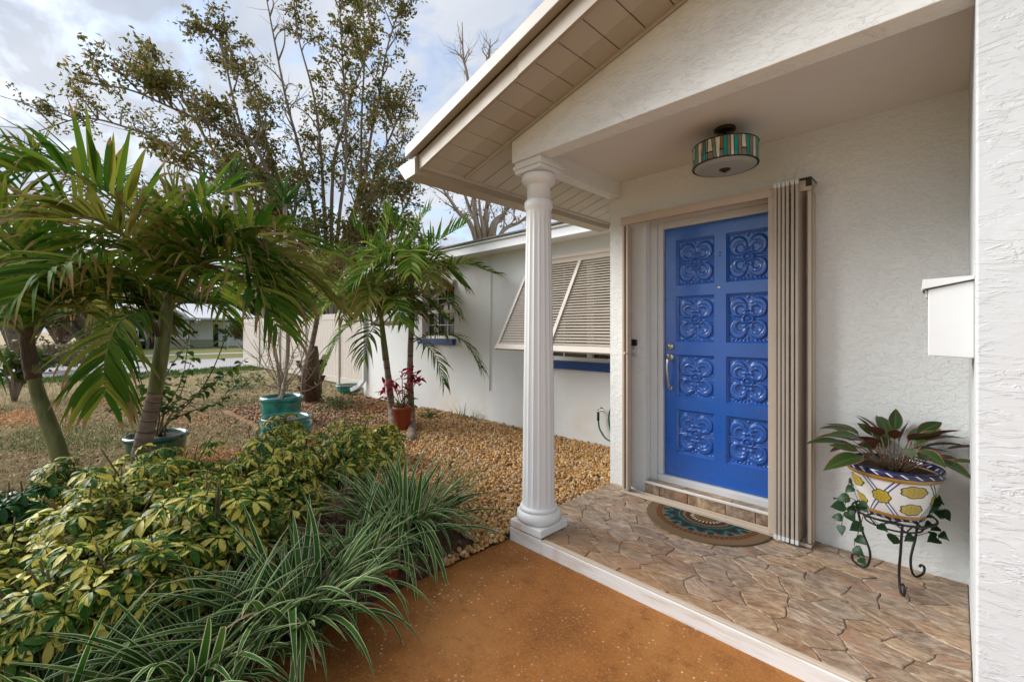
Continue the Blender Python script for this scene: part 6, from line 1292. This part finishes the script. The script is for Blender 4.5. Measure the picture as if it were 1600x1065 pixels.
# bare crepe myrtles behind the bedroom roof
b = atZ(775, 566, 0)
tree('bare_tree', 'pale bare many-stemmed tree rising behind the bedroom roof', b, 15.5, [
 [(752, 380, 0), (735, 330, 0), (722, 290, 0), (705, 225, .1)], [(748, 375, 0), (740, 300, .2), (732, 137, .6), (724, 89, .7), (722, 35, .7)], [(760, 370, 0), (762, 300, .3), (764, 110, .8), (766, 61, .9)], [(745, 380, 0), (715, 330, -.2), (694, 298, -.4), (676, 268, -.5)], [(765, 380, 0), (790, 330, .1), (812, 280, .2), (835, 215, .3)], [(770, 380, 0), (785, 340, 0), (800, 310, .2), (810, 260, .4)], [(758, 380, 0), (750, 330, -.3), (748, 280, -.5)], [(775, 390, 0), (815, 345, .3), (850, 320, .5)]],
 9, 5, 2, M['tree_leaf'], M['bark_pale'], 83, 0.12, 0.026, (0.6, 1.3), bare=(1, 2), r0=0.15)
# trees behind the street and beyond
def round_tree(u, d_, w, h, label, seed, mat='tree_far', n=5200, trunk=0.3, name='street_tree', L=0.34, Wd=0.10, group=None, cat='tree'):
    rs_ = random.Random(seed); c = atD(u, V0, d_); c.z = 0; t = thing(name, label, cat, c, group); m = MB(); blobs = []
    for i in range(9):
        e = Vector((c.x + rs_.gauss(0, w * .28), c.y + rs_.gauss(0, w * .28), h * rs_.uniform(.45, .85))); m.tube(bez([c, c.lerp(e, .45) + Vector((0, 0, h * .12)), e], 4), [lerp(w * .045, w * .01, k / 8) for k in range(9)], 5); blobs.append((e, w * rs_.uniform(.18, .32)))
    m.build('trunk', M['bark'], t, smooth=True); C = []
    for i in range(n): e, r_ = blobs[rs_.randrange(9)]; d = rdir(rs_); q = r_ * rs_.random() ** .4; C.append((e.x + d.x * q, e.y + d.y * q, max(0.15, e.z + d.z * q * .8)))
    leaf_cloud('crown', C, L, Wd, M[mat], t)
round_tree(30, 24, 7, 6.2, 'bushy green tree across the street behind the leaning palm', 91, 'tree_far', 5200)
round_tree(150, 30, 7, 6.0, 'brownish half-bare tree across the street between the short palms', 92, 'brush', 3600)
round_tree(95, 46, 10, 8, 'tall dull green tree in the distance beyond the street', 93, n=4500, L=.5, Wd=.16)
round_tree(270, 52, 11, 6.5, 'green tree behind the roof of the white house across the street', 94, n=5200, L=.5, Wd=.16)
round_tree(390, 50, 12, 7.5, 'dark tree behind the far end of the white house across the street', 95, n=5200, L=.5, Wd=.16)
round_tree(460, 30, 8, 6.5, 'leafy tree beyond the white fence', 96, 'tree_far', 5200)
round_tree(560, 24, 8, 5.2, 'leafy tree showing between the slim palms beyond the bedroom roof', 97, 'tree_far', 5200)
round_tree(-60, 34, 9, 7.5, 'large green tree at the far end of the street', 98, n=4800, L=.42, Wd=.13)
round_tree(388, 31, 2.6, 2.2, 'rounded green hedge bush in front of the white house across the street', 99, 'tree_far', 2600, name='hedge_bush', L=.18, Wd=.06, cat='bush')
round_tree(60, 15, 2.2, 1.1, 'low brushy shrub on the orange mulch behind the leaning palm', 101, 'brush', 900, name='brush_shrub', L=.16, Wd=.04, cat='bush')
round_tree(140, 17.3, 2.4, 0.8, 'low dark green shrub at the street edge between the short palms', 102, 'tree_far', 900, name='edge_shrub', L=.14, Wd=.045, cat='bush')
round_tree(22, 9.0, 0.9, 1.1, 'small broad-leaved shrub standing in orange mulch beyond the leaning palm', 103, 'tree_far', 260, name='mulch_shrub', L=.24, Wd=.045, cat='bush')

# ---- white house across the street
HXp = -44.0
def AX(u, v, x=HXp): r = ray(u, v); return CAM + r * (x / r.x)
def YZ(u, v, x=HXp): p = AX(u, v, x); return p.y, p.z
g0 = AX(180, 545); nb = thing('neighbour_house', 'single-storey white house with a pale roof across the street', 'house', (HXp, AX(290, 545).y, 0))
def pan(m, u0, v0, u1, v1, x0, x1):   # box facing the street, between two picture corners
    y0, za = YZ(u0, v0); y1, zb = YZ(u1, v1); m.box(min(x0, x1), max(x0, x1), min(y0, y1), max(y0, y1), min(za, zb), max(za, zb))
m = MB(); pan(m, 225, 498, 296, 556, HXp - 6, HXp); m.build('wall', M['stucco_far'], nb)
m = MB(); y0, z0 = YZ(222, 502); y1, z1 = YZ(298, 502); ym, zm = YZ(268, 482); m.add([(HXp + .01, y0, z0), (HXp + .01, y1, z0 - .1), (HXp + .01, ym, zm - .25), (HXp - 6, y0, z0), (HXp - 6, y1, z0 - .1), (HXp - 6, ym, zm - .25)], [(0, 1, 2), (5, 4, 3), (0, 3, 4, 1), (1, 4, 5, 2), (2, 5, 3, 0)]); m.build('gable', M['stucco_far'], nb)
m = MB(); pan(m, 296, 500, 338, 556, HXp - 6, HXp - 1.2); m.build('wall', M['stucco_far'], nb)
m = MB(); pan(m, 338, 502, 396, 556, HXp - 6, HXp - 2.2); m.build('wall', M['stucco_far'], nb)
t_ = NT('pale_metal_roof', 0.5, 0.3); t_.col((0.55, 0.56, 0.58)); M['paleroof'] = t_.m
m = MB(); y0, z0 = YZ(296, 499.5); y1, z1 = YZ(400, 503); zr = z0 + 1.35
m.hexa([(HXp + 1.0, y0 - .3, z0), (HXp + 1.0, y1, z0), (HXp - 7, y1, zr + .1), (HXp - 7, y0 - 8, zr + .1), (HXp + 1.0, y0 - .3, z0 + .16), (HXp + 1.0, y1, z0 + .16), (HXp - 7, y1, zr + .3), (HXp - 7, y0 - 8, zr + .3)]); m.build('roof', M['paleroof'], nb)
m = MB(); ya, za = YZ(216, 504); yb, zb = YZ(306, 506); ym, zm = YZ(266, 484)
for (p, q) in (((ya, za), (ym, zm)), ((ym, zm), (yb, zb))): m.hexa([(HXp + .7, p[0], p[1]), (HXp + .7, q[0], q[1]), (HXp - 6, q[0], q[1]), (HXp - 6, p[0], p[1]), (HXp + .7, p[0], p[1] + .2), (HXp + .7, q[0], q[1] + .2), (HXp - 6, q[0], q[1] + .2), (HXp - 6, p[0], p[1] + .2)])
m.build('gable_roof', M['paleroof'], nb)
t_ = NT('sage_panel', 0.7); t_.col((0.36, 0.38, 0.27)); M['sage'] = t_.m
m = MB(); pan(m, 228, 530, 292, 545, HXp, HXp + .12); pan(m, 300, 531, 338, 545, HXp - 1.2, HXp - 1.08); m.build('lower_panel', M['sage'], nb)
w = MB(); pan(w, 272, 504, 288, 528, HXp, HXp + .04); win = w.build('window', M['glass'], nb, origin=AX(280, 516))
f = MB(); pan(f, 271, 503, 289, 504.6, HXp + .041, HXp + .12); pan(f, 271, 527, 289, 529.6, HXp + .041, HXp + .14); pan(f, 271, 515.4, 289, 516.6, HXp + .041, HXp + .1); pan(f, 279.5, 504.7, 280.5, 515.3, HXp + .041, HXp + .1); pan(f, 279.5, 516.7, 280.5, 526.9, HXp + .041, HXp + .1); pan(f, 271, 504.7, 272.2, 526.9, HXp + .041, HXp + .1); pan(f, 287.8, 504.7, 289, 526.9, HXp + .041, HXp + .1); f.build('frame', M['white'], win, origin=AX(280, 516))
m = MB(); pan(m, 272.3, 504.7, 279.4, 515.2, HXp + .0405, HXp + .05); pan(m, 280.6, 504.7, 287.7, 515.2, HXp + .0405, HXp + .05); pan(m, 272.3, 516.7, 279.4, 526.8, HXp + .0405, HXp + .05); pan(m, 280.6, 516.7, 287.7, 526.8, HXp + .0405, HXp + .05); t_ = NT('net_curtain', 0.8); t_.col((0.52, 0.55, 0.58)); m.build('curtain', t_.m, win, origin=AX(280, 516))
m = MB(); pan(m, 340, 506, 350, 543, HXp - 2.2, HXp - 2.1); m.build('door', M['dark'], nb)
m = MB(); pan(m, 305.5, 517, 313, 521, HXp - 1.2, HXp - 1.05); m.build('vent', M['dark'], nb)
for u in (353.5, 383): m = MB(); pan(m, u - 1, 503, u + 1, 547, HXp + .4, HXp + .55); m.build('porch_post', M['white'], nb)
m = MB(); pan(m, 233, 500, 241, 547, HXp + .02, HXp + .3); m.build('side_door', M['dark'], nb)
m = MB(); y0, z0 = YZ(150, 497); y1, z1 = YZ(222, 497); m.box(HXp - 5, HXp + .6, y0, y1, z0, z0 + .3); m.build('carport_roof', M['paleroof'], nb)
m = MB(); pan(m, 150, 500, 222, 556, HXp - 5, HXp - 4.9); m.build('carport_wall', M['beige'], nb)
for u in (158, 215): m = MB(); pan(m, u - .8, 500, u + .8, 548, HXp + .2, HXp + .35); m.build('porch_post', M['white'], nb)
# dark car under the carport
cc = AX(200, 545, HXp - 1.0); cc.z = -0.02; car = thing('parked_car', 'dark car parked under the carport of the white house across the street', 'car', cc)
m = MB(); x, y = cc.x, cc.y; prof = [(-2.1, .28), (2.1, .28), (2.15, .62), (2.0, .82), (1.2, .92), (.55, 1.38), (-1.0, 1.42), (-1.75, .95), (-2.1, .88)]; m.add([(x + a, y - .85, z) for a, z in prof] + [(x + a, y + .85, z) for a, z in prof], [tuple(range(9)), tuple(range(17, 8, -1))] + [((i + 1) % 9, i, i + 9, (i + 1) % 9 + 9) for i in range(9)]); t_ = NT('dark_car_paint', .2, .5); t_.col((.02, .022, .028)); m.build('body', t_.m, car, bevel=.06)
for sx in (-1.3, 1.3):
    for sy in (-.80, .80):
        m = MB(); m.tube([(x + sx, y + sy - .1, .31), (x + sx, y + sy + .1, .31)], .32, 18); wh = m.build('wheel', M['black'], car, origin=(x + sx, y + sy, .31)); m = MB(); m.tube([(x + sx, y + sy - .106, .31), (x + sx, y + sy + .106, .31)], .19, 12); m.build('rim', M['silver'], wh, origin=(x + sx, y + sy, .31))
m = MB(); m.box(x + 2.12, x + 2.17, y - .78, y - .45, .60, .74); m.build('headlight', M['silver'], car); m = MB(); m.box(x + 2.12, x + 2.17, y + .45, y + .78, .60, .74); m.build('headlight', M['silver'], car)
m = MB(); m.hexa([(x + 1.19, y - .7, .94), (x + .60, y - .62, 1.36), (x + .60, y + .62, 1.36), (x + 1.19, y + .7, .94), (x + 1.23, y - .7, .95), (x + .64, y - .62, 1.38), (x + .64, y + .62, 1.38), (x + 1.23, y + .7, .95)]); m.build('windscreen', M['glass'], car)

# ---- white fence between the house and the street
fyy = 5.05; fen = thing('vinyl_fence', 'tall almond vinyl fence running on from the corner of the house', 'fence', (-12, fyy, 0)); X = -9.25
while X > -19.0:
    m = MB(); m.box(X - .065, X + .065, fyy - .065, fyy + .065, -.05, 1.93); po = m.build('post', M['vinyl'], fen, bevel=.006, origin=(X, fyy, 0)); m = MB(); m.add([(X - .075, fyy - .075, 1.931), (X + .075, fyy - .075, 1.931), (X + .075, fyy + .075, 1.931), (X - .075, fyy + .075, 1.931), (X, fyy, 1.985)], [(3, 2, 1, 0), (0, 1, 4), (1, 2, 4), (2, 3, 4), (3, 0, 4)]); m.build('post_cap', M['vinyl'], po, origin=(X, fyy, 1.93))
    x0 = X - 2.37; m = MB(); m.box(x0 + .066, X - .066, fyy - .03, fyy + .03, 1.72, 1.88); m.build('top_rail', M['vinyl'], fen, bevel=.005, origin=(X, fyy, 1.8)); m = MB(); m.box(x0 + .066, X - .066, fyy - .03, fyy + .03, .03, .19); m.build('bottom_rail', M['vinyl'], fen, bevel=.005, origin=(X, fyy, .1))
    nb_ = 13; bw = (2.37 - .132) / nb_; me = None
    for i in range(nb_):
        q = Vector((x0 + .066 + bw * (i + .5), fyy, .19))
        if me is None: b_ = MB(); b_.box(-bw / 2 + .004, bw / 2 - .004, -.018, .018, 0.001, 1.529); me = b_.mesh('board', [M['vinyl']])
        inst('board', me, fen, Matrix.Translation(q))
    X -= 2.37
# ---- overhead wire
m = MB(); a = atD(-60, 133, 16); b = atD(122, 184, 19); c = atD(420, 262, 26); m.tube(bez([a, b, c], 8), 0.012, 5); tag(m.build('power_line', M['black'], None, origin=b), 'thin black overhead wire crossing the cloudy sky', 'wire')
